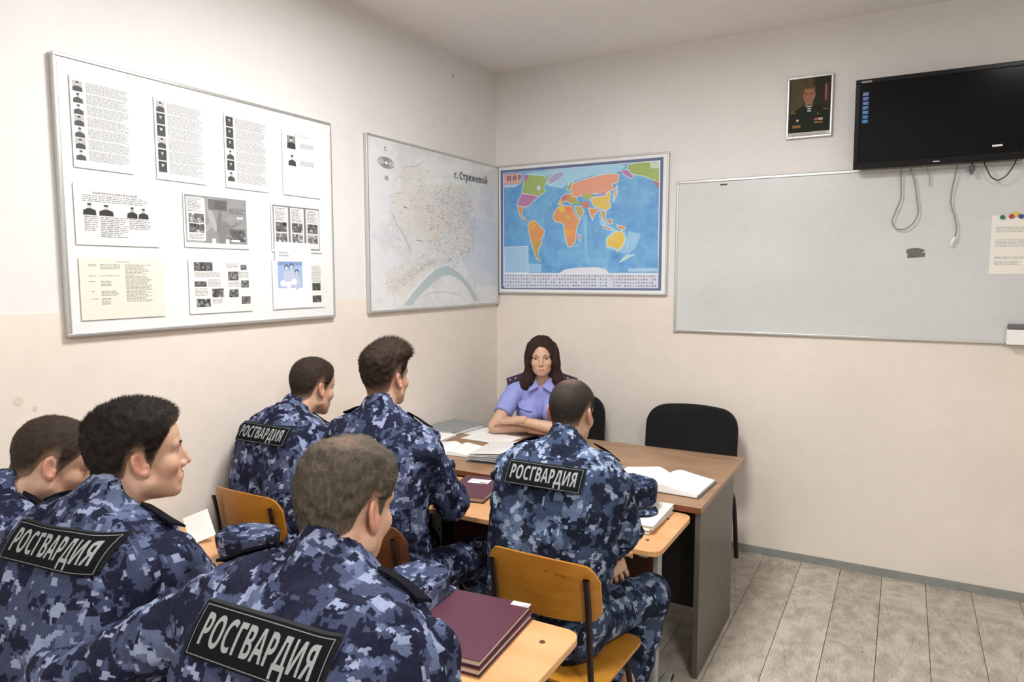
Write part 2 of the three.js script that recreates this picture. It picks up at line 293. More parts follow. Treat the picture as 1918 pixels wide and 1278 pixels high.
sheet('printed_leaflet', 2.075, 1.758, 2.024, 1.805, 'grey-bordered print of three columns, at the right of the middle row', 'paper', (g, W, H) => {
  g.fillStyle = '#7c7c7c'; g.fillRect(W * 0.03, H * 0.03, W * 0.92, H * 0.92);
  for (let i = 0; i < 3; i++) { const x = W * (0.05 + 0.31 * i); g.fillStyle = '#dcdcdc'; g.fillRect(x, H * 0.06, W * 0.27, H * 0.86); textBlock(g, x + W * 0.03, H * 0.09, W * 0.2, 9, H * 0.03, 'rgba(80,80,80,0.7)', 101 + i, 0.6); scenePic(g, x + W * 0.03, H * 0.38, W * 0.21, H * 0.2, 105 + i, 40, 180); scenePic(g, x + W * 0.03, H * 0.61, W * 0.21, H * 0.19, 108 + i, 60, 215); } });
sheet('printed_sheet', 2.942, 2.62, 1.762, 1.54, 'yellowed wide sheet with a table of thin text, at the lower left of the board', 'paper', (g, W, H) => {
  textBlock(g, W * 0.42, H * 0.06, W * 0.18, 1, H * 0.022, 'rgba(90,90,85,0.8)', 111); const c = 'rgba(96,96,88,0.8)';
  [[0.1, 0.11, 0.09, 2], [0.1, 0.29, 0.08, 1], [0.1, 0.38, 0.07, 1], [0.12, 0.54, 0.04, 1], [0.12, 0.66, 0.08, 1]].forEach(([x, y, w, n], i) => textBlock(g, W * x, H * y, W * w, n, H * 0.022, c, 120 + i, 0.1));
  [[0.23, 0.11, 0.24, 4], [0.23, 0.29, 0.24, 1], [0.23, 0.38, 0.13, 4], [0.23, 0.54, 0.2, 4], [0.23, 0.66, 0.12, 5]].forEach(([x, y, w, n], i) => textBlock(g, W * x, H * y, W * w, n, H * 0.022, c, 130 + i, 0.3));
  textBlock(g, W * 0.52, H * 0.11, W * 0.33, 30, H * 0.021, c, 140, 0.75); }, 1400, 0.0285, '#e2e0d4');
sheet('printed_sheet', 2.51, 2.194, 1.765, 1.541, 'wide sheet of scattered small pictures, in the middle of the bottom row', 'paper', (g, W, H) => {
  [[0.08, 0.06, 0.28, 0.16], [0.08, 0.41, 0.18, 0.1], [0.34, 0.55, 0.18, 0.16], [0.1, 0.73, 0.21, 0.15], [0.6, 0.23, 0.17, 0.17], [0.81, 0.1, 0.1, 0.1], [0.81, 0.4, 0.13, 0.14], [0.61, 0.57, 0.15, 0.15], [0.81, 0.71, 0.15, 0.15]].forEach(([x, y, w, h], i) => scenePic(g, W * x, H * y, W * w, H * h, 150 + i, 30, 175));
  [[0.08, 0.25, 0.4, 4], [0.28, 0.38, 0.2, 6], [0.08, 0.54, 0.2, 6], [0.34, 0.74, 0.16, 4], [0.58, 0.08, 0.2, 4], [0.78, 0.24, 0.17, 5], [0.6, 0.43, 0.2, 4]].forEach(([x, y, w, n], i) => textBlock(g, W * x, H * y, W * w, n, H * 0.024, 'rgba(110,110,108,0.8)', 170 + i)); }, 1400, 0.0285, '#e6e6e3');
sheet('printed_sheet', 2.078, 1.75, 1.764, 1.54, 'wide sheet mostly hidden behind the family flyer, at the right of the bottom row', 'paper', (g, W, H) => {
  textBlock(g, W * 0.7, H * 0.1, W * 0.24, 14, H * 0.026, 'rgba(110,110,108,0.8)', 181); scenePic(g, W * 0.75, H * 0.47, W * 0.17, H * 0.16, 182, 30, 130); scenePic(g, W * 0.75, H * 0.74, W * 0.18, H * 0.15, 183, 40, 130); }, 1400, 0.0285, '#e5e6e4');
sheet('printed_flyer', 2.062, 1.838, 1.85, 1.543, 'white flyer with a bluish family picture, overlapping the lower right sheets', 'flyer', (g, W, H) => {
  g.fillStyle = '#59606a'; g.font = `bold ${H * 0.034}px sans-serif`; g.textAlign = 'left'; g.fillText('НАКОПИТЬ', W * 0.1, H * 0.17); g.fillText('НА ВАЖНОЕ', W * 0.1, H * 0.212); g.fillStyle = '#a5abb2'; g.font = `${H * 0.024}px sans-serif`; g.fillText('Просто и удобно', W * 0.1, H * 0.245);
  g.fillStyle = '#9fb6dc'; g.fillRect(W * 0.06, H * 0.29, W * 0.68, H * 0.4); g.fillStyle = '#7f98c4'; g.fillRect(W * 0.06, H * 0.29, W * 0.68, H * 0.06);
  [[0.3, 0.38], [0.44, 0.36], [0.58, 0.45]].forEach(([x, y]) => { g.fillStyle = '#4f5a78'; g.beginPath(); g.arc(W * x, H * y, W * 0.06, 0, 7); g.fill(); g.fillStyle = '#c9cdd9'; g.beginPath(); g.arc(W * x, H * (y + 0.012), W * 0.042, 0, 7); g.fill(); g.fillStyle = '#b9c2d8'; g.beginPath(); g.ellipse(W * x, H * (y + 0.16), W * 0.1, H * 0.11, 0, 0, 7); g.fill(); });
  [[0.2, 0.62], [0.35, 0.64], [0.5, 0.6]].forEach(([x, y]) => { g.fillStyle = '#e4e9f2'; g.beginPath(); g.ellipse(W * x, H * y, W * 0.08, H * 0.05, 0, 0, 7); g.fill(); }); }, 1400, 0.0305, '#e9eef1');

// city map on the left wall next to the corner: z 0.01..1.4028, y 1.4893..2.4496
{
  const q = homography([[12, 48], [893, 262], [890, 1168], [22, 1232]]);
  const tex = canvasTex(1800, 1240, (g, W, H) => {
    const P = (x, y) => { const [u, v] = q(x, y); return [u * W, v * H]; };
    const im = g.createImageData(W, H), a = pnoise(9, 7, 301), b = pnoise(40, 30, 302), c = pnoise(160, 120, 303);
    for (let y = 0; y < H; y++) for (let x = 0; x < W; x++) { const u = x / W, v = y / H, n = a(u * 9, v * 7) * 0.6 + b(u * 40, v * 30) * 0.4, k = (c(u * 160, v * 120) - 0.5) * 6, i = (y * W + x) * 4; const t = clamp((n - 0.4) * 3); im.data[i] = mix(226, 212, t) + k; im.data[i + 1] = mix(228, 215, t) + k; im.data[i + 2] = mix(230, 218, t) + k; im.data[i + 3] = 255; }
    g.putImageData(im, 0, 0);
    const blob = (pts, col) => { g.fillStyle = col; g.beginPath(); pts.forEach((p, i) => { const [x, y] = P(...p); i ? g.lineTo(x, y) : g.moveTo(x, y); }); g.closePath(); g.fill(); };
    blob([[230, 300], [300, 240], [380, 240], [400, 330], [560, 340], [640, 440], [720, 620], [730, 800], [640, 880], [560, 900], [420, 960], [250, 1140], [130, 1100], [120, 960], [300, 880], [260, 740], [150, 640], [160, 460], [230, 420]], 'rgba(214,206,196,0.35)');
    blob([[660, 560], [890, 640], [888, 1050], [760, 1060], [640, 880], [720, 780]], 'rgba(196,204,220,0.35)');
    const r = rng(310);
    // streets and blocks of the printed plan
    const inside = (x, y) => { const e = Math.hypot((x - 560) / 175, (y - 640) / 290) < 1, f = Math.hypot((x - 320) / 190, (y - 620) / 400) < 1; return e ? 2 : f ? 1 : 0; };
    for (let i = 0; i < 3000; i++) { const x = 90 + 680 * r(), y = 230 + 900 * r(), k = inside(x, y); if (!k || (k === 1 && r() < 0.72)) continue; const an = (r() < 0.5 ? 0.5 : -1.1) + (r() - 0.5) * 0.6, l = 4 + r() * (k === 2 ? 22 : 12); const [x1, y1] = P(x, y), [x2, y2] = P(x + l * Math.cos(an), y + l * Math.sin(an)); g.strokeStyle = [`rgba(96,90,90,${0.2 + 0.3 * r()})`, `rgba(128,108,96,${0.2 + 0.3 * r()})`, `rgba(158,138,120,${0.3 + 0.4 * r()})`, `rgba(120,128,122,${0.3 + 0.35 * r()})`][Math.floor(r() * 4)]; g.lineWidth = 1.5 + r() * 5; g.beginPath(); g.moveTo(x1, y1); g.lineTo(x2, y2); g.stroke(); }
    for (let i = 0; i < 420; i++) { const t = r(), x = 110 + 330 * t + r() * 60, y = 1140 - 260 * t - r() * 120 * (1 - t); const an = r() * 6.3, l = 8 + r() * 26; const [x1, y1] = P(x, y), [x2, y2] = P(x + l * Math.cos(an), y + l * Math.sin(an)); g.strokeStyle = `rgba(140,130,118,${0.2 + 0.3 * r()})`; g.lineWidth = 1 + r() * 2; g.beginPath(); g.moveTo(x1, y1); g.lineTo(x2, y2); g.stroke(); }
    const line = (pts, col, w) => { g.strokeStyle = col; g.lineWidth = w; g.lineJoin = 'round'; g.beginPath(); pts.forEach((p, i) => { const [x, y] = P(...p); i ? g.lineTo(x, y) : g.moveTo(x, y); }); g.stroke(); };
    line([[170, 570], [200, 640], [250, 720], [300, 820]], 'rgba(130,120,112,0.5)', 8); line([[245, 290], [270, 250], [320, 262], [400, 215]], 'rgba(150,145,140,0.6)', 5); line([[155, 470], [175, 440], [260, 430]], 'rgba(150,148,145,0.5)', 4); line([[640, 470], [690, 580], [730, 680], [720, 820], [650, 880]], 'rgba(160,150,145,0.5)', 5); line([[335, 750], [390, 758]], 'rgba(70,70,70,0.7)', 4); line([[350, 880], [390, 845]], 'rgba(90,90,90,0.6)', 4); line([[250, 525], [275, 535]], 'rgba(60,60,60,0.7)', 8);
    // river bend
    blob([[253, 1190], [300, 1120], [380, 1030], [460, 955], [510, 930], [540, 925], [580, 940], [640, 985], [700, 1050], [740, 1120], [755, 1155], [725, 1158], [695, 1100], [650, 1035], [600, 1000], [560, 985], [520, 988], [460, 1030], [380, 1100], [330, 1150], [305, 1190]], '#b3c3c6');
    line([[253, 1190], [300, 1120], [380, 1030], [460, 955], [510, 930], [540, 925], [580, 940], [640, 985]], 'rgba(120,128,130,0.6)', 3);
    line([[365, 1130], [440, 1105], [520, 1095], [600, 1110], [660, 1135]], 'rgba(160,168,172,0.8)', 4);
    // compass and lettering
    g.fillStyle = '#4a4c4e'; g.textAlign = 'center'; g.font = 'bold 42px sans-serif'; let [x, y] = P(130, 152); g.fillText('С', x, y); [x, y] = P(136, 350); g.fillText('Ю', x, y);
    [x, y] = P(135, 232); g.strokeStyle = '#6b6e70'; for (let k = 0; k < 5; k++) { g.lineWidth = 5; g.beginPath(); g.ellipse(x, y, 92 - k * 14, 38 - k * 6, 0.05, 0, 7); g.stroke(); } g.fillStyle = '#3f4244'; for (const [dx, dy] of [[-20, -8], [20, -8], [-20, 9], [20, 9]]) { g.beginPath(); g.arc(x + dx, y + dy, 6, 0, 7); g.fill(); }
    g.fillStyle = '#3a3f47'; [x, y] = P(715, 345); g.save(); g.translate(x, y); g.rotate(-0.012); g.font = 'bold 84px sans-serif'; const tw = g.measureText('г. Стрежевой').width, [xa] = P(600, 300), [xb] = P(828, 340); g.scale((xb - xa) / tw, 1); g.fillText('г. Стрежевой', 0, 8); g.lineWidth = 3; g.strokeStyle = '#3a3f47'; g.strokeText('г. Стрежевой', 0, 8); g.restore();
  });
  const o = framedBoard('city_map', 'pale glossy city plan in an aluminium frame beside the corner', 'map', [0.002, 1.9695, 0.711], LEFT, 1.392, 0.962, 0.014, 0.024, std({ color: 0xdddddd, roughness: 0.5 }), M.alu);
  const face = part('printed_map', new THREE.PlaneGeometry(1.366, 0.936), phys({ map: tex, roughness: 0.45, clearcoat: 1, clearcoatRoughness: 0.02 }), o); face.position.z = 0.0215;
}
// world map on the back wall: x 0.03..1.246, y 1.566..2.452
{
  const C = [[52, 172], [1515, 50], [1482, 1212], [55, 1205]], q = homography(C);
  const tex = canvasTex(2000, 1400, (g, W, H) => {
    const P = (x, y) => { const [u, v] = q(x, y); return [u * W, v * H]; };
    const poly = (pts, col, edge) => { g.fillStyle = col; g.beginPath(); pts.forEach((p, i) => { const [x, y] = P(...p); i ? g.lineTo(x, y) : g.moveTo(x, y); }); g.closePath(); g.fill(); if (edge) { g.strokeStyle = edge; g.lineWidth = 9; g.lineJoin = 'round'; g.stroke(); } };
    g.fillStyle = '#53658f'; g.fillRect(0, 0, W, H); g.fillStyle = '#e8edf4'; g.fillRect(W * 0.016, H * 0.022, W * 0.968, H * 0.956);
    poly([[78, 196], [1478, 84], [1456, 1060], [85, 1066]], '#5f9fd4');
    g.save(); g.beginPath(); [[78, 196], [1478, 84], [1456, 1060], [85, 1066]].forEach((p, i) => { const [x, y] = P(...p); i ? g.lineTo(x, y) : g.moveTo(x, y); }); g.clip();
    const r = rng(401); for (let i = 0; i < 340; i++) { const [x, y] = P(80 + 1400 * r(), 100 + 960 * r()); const s = r(); g.fillStyle = s < 0.4 ? `rgba(120,190,230,${0.08 + 0.14 * r()})` : s < 0.75 ? `rgba(58,128,200,${0.1 + 0.16 * r()})` : `rgba(150,205,235,${0.06 + 0.12 * r()})`; g.beginPath(); g.ellipse(x, y, 30 + 90 * r(), 20 + 80 * r(), r() * 3, 0, 7); g.fill(); }
    poly([[250, 200], [620, 150], [1130, 110], [1180, 130], [1100, 190], [860, 215], [700, 270], [600, 330], [470, 300], [420, 240]], 'rgba(168,214,236,0.85)');
    poly([[280, 500], [330, 560], [420, 420], [470, 300], [560, 330], [560, 420], [450, 520], [430, 700], [480, 900], [560, 1010], [450, 1000], [430, 800], [330, 620]], 'rgba(130,190,228,0.35)');
    poly([[790, 560], [830, 560], [830, 900], [850, 980], [820, 980], [800, 800]], 'rgba(140,205,236,0.55)');
    poly([[740, 880], [980, 850], [960, 960], [560, 1000], [560, 860]], 'rgba(120,185,228,0.4)');
    poly([[930, 540], [1000, 640], [1100, 690], [1170, 700], [1200, 800], [1170, 900], [1000, 850], [990, 760], [1050, 700], [940, 640]], 'rgba(176,220,240,0.5)');
    const e = 'rgba(205,232,244,0.75)';
    poly([[262, 240], [300, 205], [370, 212], [430, 215], [475, 245], [455, 290], [440, 330], [458, 352], [425, 380], [400, 395], [370, 402], [340, 388], [300, 378], [243, 372], [255, 300]], '#9bb264', e);
    poly([[262, 240], [270, 215], [305, 203], [300, 240], [268, 270]], '#b26fa6');
    poly([[375, 310], [405, 300], [412, 340], [385, 350]], '#b9def0'); poly([[440, 230], [500, 205], [520, 225], [470, 270]], '#a5b8a8');
    poly([[490, 235], [540, 190], [620, 178], [622, 215], [570, 255], [500, 295], [480, 265]], '#a9a7c9', e);
    poly([[243, 372], [345, 386], [400, 398], [345, 440], [312, 480], [262, 492], [203, 480], [212, 430]], '#b377aa', e);
    poly([[203, 482], [262, 492], [248, 520], [240, 560], [275, 592], [250, 594], [222, 560]], '#dd8f45', e); poly([[255, 588], [300, 602], [322, 622], [300, 618]], '#c98b4a');
    poly([[310, 625], [350, 605], [380, 625], [402, 660], [446, 690], [440, 740], [415, 770], [420, 820], [395, 850], [385, 900], [405, 965], [375, 945], [350, 880], [330, 810], [305, 720], [298, 660]], '#d69255', e);
    poly([[312, 630], [350, 608], [372, 640], [350, 690], [318, 700]], '#e0a13c'); poly([[345, 800], [410, 790], [392, 850], [385, 900], [403, 962], [378, 945], [352, 880]], '#b2a24a');
    poly([[565, 490], [620, 472], [700, 488], [715, 540], [745, 590], [772, 590], [740, 650], [730, 700], [725, 780], [692, 835], [655, 836], [640, 780], [625, 720], [620, 650], [590, 625], [540, 620], [520, 585], [530, 540]], '#da9258', e);
    poly([[565, 495], [620, 475], [628, 530], [590, 540]], '#e0b93e'); poly([[640, 560], [690, 560], [690, 610], [640, 600]], '#c9985f'); poly([[620, 680], [700, 690], [690, 740], [640, 740]], '#e2a13c'); poly([[635, 495], [700, 492], [705, 540], [640, 535]], '#dd7d58'); poly([[645, 570], [672, 565], [668, 600], [648, 596]], '#d9b04a');
    poly([[562, 468], [585, 430], [600, 398], [640, 372], [690, 372], [730, 402], [740, 440], [700, 450], [690, 470], [650, 440], [620, 440], [600, 470]], '#c98a62', e); poly([[565, 465], [588, 432], [608, 440], [598, 468]], '#d6b64c'); poly([[600, 402], [640, 378], [650, 410], [612, 430]], '#b5659c'); poly([[640, 330], [680, 275], [712, 268], [700, 320], [660, 350]], '#9aa860', e); poly([[655, 385], [725, 400], [700, 440], [660, 430]], '#b9a04e');
    poly([[690, 292], [760, 260], [860, 230], [960, 206], [1060, 195], [1120, 204], [1110, 270], [1055, 290], [1065, 340], [1030, 350], [1010, 372], [950, 372], [880, 372], [790, 385], [730, 405], [692, 392], [682, 335]], '#dd9a7c', e);
    poly([[788, 382], [880, 370], [892, 402], [830, 425], [786, 408]], '#a4b160'); poly([[930, 368], [1002, 356], [992, 392], [940, 398]], '#b58fb5');
    poly([[858, 420], [900, 402], [940, 398], [992, 394], [1015, 352], [1042, 362], [1030, 440], [1042, 490], [1000, 522], [940, 502], [890, 482]], '#d8b852', e);
    poly([[838, 500], [900, 498], [935, 520], [892, 560], [876, 606], [855, 560]], '#d8935f', e); poly([[768, 448], [842, 440], [850, 492], [800, 502]], '#c5786e'); poly([[715, 478], [780, 488], [802, 540], [762, 592], [735, 540]], '#b9a55c', e); poly([[690, 440], [760, 435], [760, 470], [700, 468]], '#8fae6a');
    poly([[940, 518], [1000, 530], [992, 580], [1002, 640], [972, 612]], '#c29a6a', e); poly([[958, 640], [1010, 660], [1062, 680], [1040, 692], [980, 672]], '#c98a6a', e); poly([[1010, 600], [1050, 590], [1052, 635], [1020, 640]], '#bf8a70', e); poly([[1090, 644], [1130, 650], [1172, 668], [1160, 692], [1105, 672]], '#d98a4c', e); poly([[1075, 330], [1100, 300], [1098, 380], [1062, 440], [1060, 420]], '#c8b08a', e);
    poly([[1000, 772], [1058, 722], [1090, 694], [1115, 708], [1140, 690], [1166, 762], [1150, 822], [1108, 868], [1080, 852], [1040, 832], [1004, 838]], '#dcbb4c', e); poly([[1082, 875], [1100, 872], [1092, 896]], '#d8b650');
    poly([[1170, 880], [1195, 700], [1310, 722], [1262, 840], [1190, 905]], 'rgba(160,208,232,0.7)'); poly([[1112, 972], [1170, 912], [1252, 898], [1185, 935]], '#b9d3c8', e); poly([[748, 722], [774, 738], [762, 792], [744, 772]], '#cf7f78', e);
    poly([[1130, 168], [1195, 160], [1252, 220], [1222, 240], [1150, 200]], '#b377aa', e); poly([[1190, 118], [1300, 98], [1480, 88], [1475, 275], [1420, 252], [1330, 216], [1232, 202], [1196, 162]], '#9bb264', e); poly([[1390, 100], [1480, 90], [1480, 150], [1400, 150]], 'rgba(205,224,214,0.8)'); poly([[1408, 254], [1478, 276], [1478, 332]], '#b26a7a');
    poly([[585, 1062], [625, 1036], [760, 1018], [900, 1014], [990, 1030], [1015, 1062]], '#dfe0ea', e);
    g.restore();
    poly([[90, 842], [296, 834], [298, 1062], [88, 1064]], 'rgba(168,204,232,0.85)', 'rgba(215,230,240,0.8)'); poly([[300, 986], [415, 984], [415, 1060], [300, 1062]], 'rgba(160,200,230,0.8)'); poly([[1192, 1022], [1450, 1016], [1450, 1048], [1190, 1052]], 'rgba(170,206,232,0.85)');
    poly([[80, 206], [242, 194], [240, 285], [80, 296]], '#d8a9a4'); poly([[80, 300], [230, 288], [180, 318], [82, 322]], 'rgba(220,230,240,0.7)');
    g.fillStyle = '#453a55'; g.font = 'bold 104px sans-serif'; g.textAlign = 'left'; const [x0, y0] = P(106, 264), [x1] = P(238, 250); g.save(); g.translate(x0, y0); const s = 'М И Р', tw = g.measureText(s).width; g.scale((x1 - x0) / tw, 0.8); g.fillText(s, 0, 0); g.restore();
    poly([[85, 1074], [1456, 1068], [1452, 1192], [85, 1196]], '#cdd6ea');
    for (let j = 0; j < 4; j++) for (let i = 0; i < 56; i++) { if (r() < 0.07 || (j > 0 && (i === 34 || i === 38))) continue; const [x, y] = P(86 + i * 24.3, 1084 + j * 28), c = ['#6b3f48', '#3f4a72', '#5a6a52', '#7a6a48', '#4a4a52', '#8a8288'][Math.floor(r() * 6)]; g.fillStyle = c; g.fillRect(x, y, 21, 12); g.fillStyle = r() < 0.5 ? '#e9e6e6' : '#9a8f6a'; g.fillRect(x, y + 4, 21, 4); g.fillStyle = '#8c93a8'; g.fillRect(x + 2, y + 16, 16, 3); }
  });
  const w = 1.216, h = 0.886, o = framedBoard('world_map', 'blue world map poster in a white frame on the back wall', 'map', [0.638, 2.009, 0.002], 0, w, h, 0.012, 0.026, std({ color: 0xe9ebec, roughness: 0.4 }), M.alu);
  const face = part('printed_map', new THREE.PlaneGeometry(w - 0.055, h - 0.062), phys({ map: tex, roughness: 0.45, clearcoat: 1, clearcoatRoughness: 0.02 }), o); face.position.set(-0.008, 0.0, 0.0245);
}
// whiteboard
{
  const x0 = 1.2923, x1 = 3.35, y0 = 1.3394, y1 = 2.2683, w = x1 - x0, h = y1 - y0;
  const a = pnoise(7, 4, 501), b = pnoise(60, 30, 502), c = pnoise(60, 20, 503);
  const tex = dataTex(1024, 512, (x, y) => { const u = x / 1024, v = y / 512; let n = a(u * 7, v * 4), m = b(u * 60, v * 30), s = c(u * 60, v * 20); let k = (n - 0.5) * 7 + (m - 0.5) * 3 - (s > 0.8 ? (s - 0.8) * 10 : 0) - 16 * Math.max(0, 0.6 - Math.hypot((u - 0.1) / 0.14, (v - 0.22) / 0.22)) * m; return [205 + k, 208 + k, 208 + k]; });
  const o = framedBoard('whiteboard', 'wide magnetic whiteboard below the television on the back wall', 'whiteboard', [(x0 + x1) / 2, (y0 + y1) / 2, 0.002], 0, w, h, 0.019, 0.02, phys({ map: tex, roughness: 0.35, clearcoat: 0.25, clearcoatRoughness: 0.3 }), M.alu, M.aluDull);
  // remains of stickers and the hole left by a torn label
  part('sticker_remnant', new THREE.PlaneGeometry(0.092, 0.056).translate(2.594 - (x0 + x1) / 2, 1.81 - (y0 + y1) / 2, 0.0168), std({ roughness: 0.8, map: canvasTex(256, 156, (g, W, H) => { g.fillStyle = '#cdd0d0'; g.fillRect(0, 0, W, H); const r = rng(511); g.fillStyle = '#6c6b69'; g.beginPath(); g.moveTo(6, 30); g.lineTo(60, 8); g.lineTo(160, 4); g.lineTo(250, 40); g.lineTo(190, 82); g.lineTo(250, 70); g.lineTo(246, 140); g.lineTo(20, 152); g.lineTo(22, 92); g.lineTo(4, 70); g.fill(); for (let i = 0; i < 260; i++) { g.fillStyle = r() < 0.5 ? 'rgba(40,38,36,0.7)' : 'rgba(170,170,166,0.6)'; g.fillRect(10 + 230 * r(), 12 + 132 * r(), 2 + 12 * r(), 1 + 3 * r()); } }) }), o, 'torn dark sticker remnant');
  part('sticker_remnant', box(0.042, 0.009, 0.0008, 1.58 - (x0 + x1) / 2, 2.231 - (y0 + y1) / 2, 0.0168), std({ color: 0x4c4a46, roughness: 0.8 }), o, 'small dark sticker remnant');
}
// framed portrait print (a plain unnamed officer)
{
  const x0 = 1.92, x1 = 2.16, y0 = 2.462, y1 = 2.801, w = x1 - x0, h = y1 - y0;
  const o = thing('framed_portrait', 'small silver-framed portrait of a uniformed man left of the television', 'picture', [(x0 + x1) / 2, (y0 + y1) / 2, 0.002]);
  const tex = canvasTex(512, 720, (g, W, H) => {
    g.fillStyle = '#2b2822'; g.fillRect(0, 0, W, H); const r = rng(601); for (let i = 0; i < 60; i++) { g.fillStyle = `rgba(${70 + 40 * r()},${64 + 30 * r()},${46 + 20 * r()},0.16)`; g.fillRect(W * r() * 0.5, 0, 20 + 50 * r(), H * 0.7); }
    g.fillStyle = '#5a2a2a'; g.fillRect(W * 0.83, H * 0.12, W * 0.12, H * 0.32); g.fillStyle = '#8a8074'; g.fillRect(W * 0.86, H * 0.14, W * 0.03, H * 0.26);
    g.fillStyle = '#1c2019'; g.beginPath(); g.moveTo(0, H); g.lineTo(W * 0.04, H * 0.62); g.quadraticCurveTo(W * 0.2, H * 0.52, W * 0.36, H * 0.46); g.lineTo(W * 0.62, H * 0.46); g.quadraticCurveTo(W * 0.82, H * 0.5, W * 0.95, H * 0.6); g.lineTo(W, H); g.fill();
    g.fillStyle = '#9b6e58'; g.fillRect(W * 0.4, H * 0.36, W * 0.17, H * 0.14); g.beginPath(); g.ellipse(W * 0.48, H * 0.29, W * 0.145, H * 0.145, 0, 0, 7); g.fill();
    g.fillStyle = '#8a5f4c'; g.beginPath(); g.ellipse(W * 0.345, H * 0.3, W * 0.02, H * 0.035, 0, 0, 7); g.ellipse(W * 0.62, H * 0.3, W * 0.02, H * 0.035, 0, 0, 7); g.fill();
    g.fillStyle = '#5c4638'; g.beginPath(); g.ellipse(W * 0.48, H * 0.19, W * 0.15, H * 0.06, 0, Math.PI, 0); g.fill(); g.fillRect(W * 0.335, H * 0.19, W * 0.03, H * 0.07); g.fillRect(W * 0.6, H * 0.19, W * 0.03, H * 0.07);
    g.fillStyle = '#4a3328'; for (const s of [-1, 1]) { g.fillRect(W * (0.48 + s * 0.065) - 18, H * 0.262, 36, 6); g.beginPath(); g.ellipse(W * (0.48 + s * 0.065), H * 0.282, 12, 6, 0, 0, 7); g.fill(); } g.fillStyle = '#87604c'; g.fillRect(W * 0.468, H * 0.28, W * 0.026, H * 0.06); g.fillStyle = '#74483c'; g.fillRect(W * 0.43, H * 0.365, W * 0.1, 7);
    for (let i = 0; i < 6; i++) { g.fillStyle = i % 2 ? '#cfd2d6' : '#2c3542'; g.fillRect(W * 0.45, H * (0.46 + i * 0.02), W * 0.09, H * 0.02); }
    g.fillStyle = '#8d6a34'; g.fillRect(W * 0.1, H * 0.8, W * 0.2, H * 0.045); g.fillRect(W * 0.62, H * 0.76, W * 0.2, H * 0.03); g.fillStyle = '#a05a58'; g.fillRect(W * 0.62, H * 0.7, W * 0.1, H * 0.04); g.fillStyle = '#b9b3a2'; g.fillRect(W * 0.72, H * 0.7, W * 0.1, H * 0.04); g.fillStyle = '#c2bba2'; g.beginPath(); g.arc(W * 0.22, H * 0.72, 16, 0, 7); g.fill(); g.fillStyle = '#c9a04a'; g.beginPath(); g.arc(W * 0.7, H * 0.63, 8, 0, 7); g.fill(); g.fillStyle = '#a8893a'; g.fillRect(W * 0.06, H * 0.58, W * 0.12, 8); g.fillRect(W * 0.82, H * 0.55, W * 0.12, 8);
    g.fillStyle = '#d3d2cc'; g.fillRect(0, H * 0.93, W, H * 0.07); textBlock(g, W * 0.08, H * 0.945, W * 0.84, 3, 12, 'rgba(90,90,90,0.7)', 602);
  });
  part('print', new THREE.PlaneGeometry(w - 0.02, h - 0.02).translate(0, 0, 0.014), phys({ map: tex, roughness: 0.6, specularIntensity: 0.4 }), o);
  part('backing', box(w - 0.01, h - 0.01, 0.012, 0, 0, 0.006), M.greyPlastic, o);
  const fm = M.alu, fr = (g) => part('frame_rail', g, fm, o); fr(box(w, 0.013, 0.02, 0, h / 2 - 0.0065, 0.011, 0.004)); fr(box(w, 0.013, 0.02, 0, -h / 2 + 0.0065, 0.011, 0.004)); fr(box(0.013, h - 0.02, 0.02, -w / 2 + 0.0065, 0, 0.011, 0.004)); fr(box(0.013, h - 0.02, 0.02, w / 2 - 0.0065, 0, 0.011, 0.004));
}
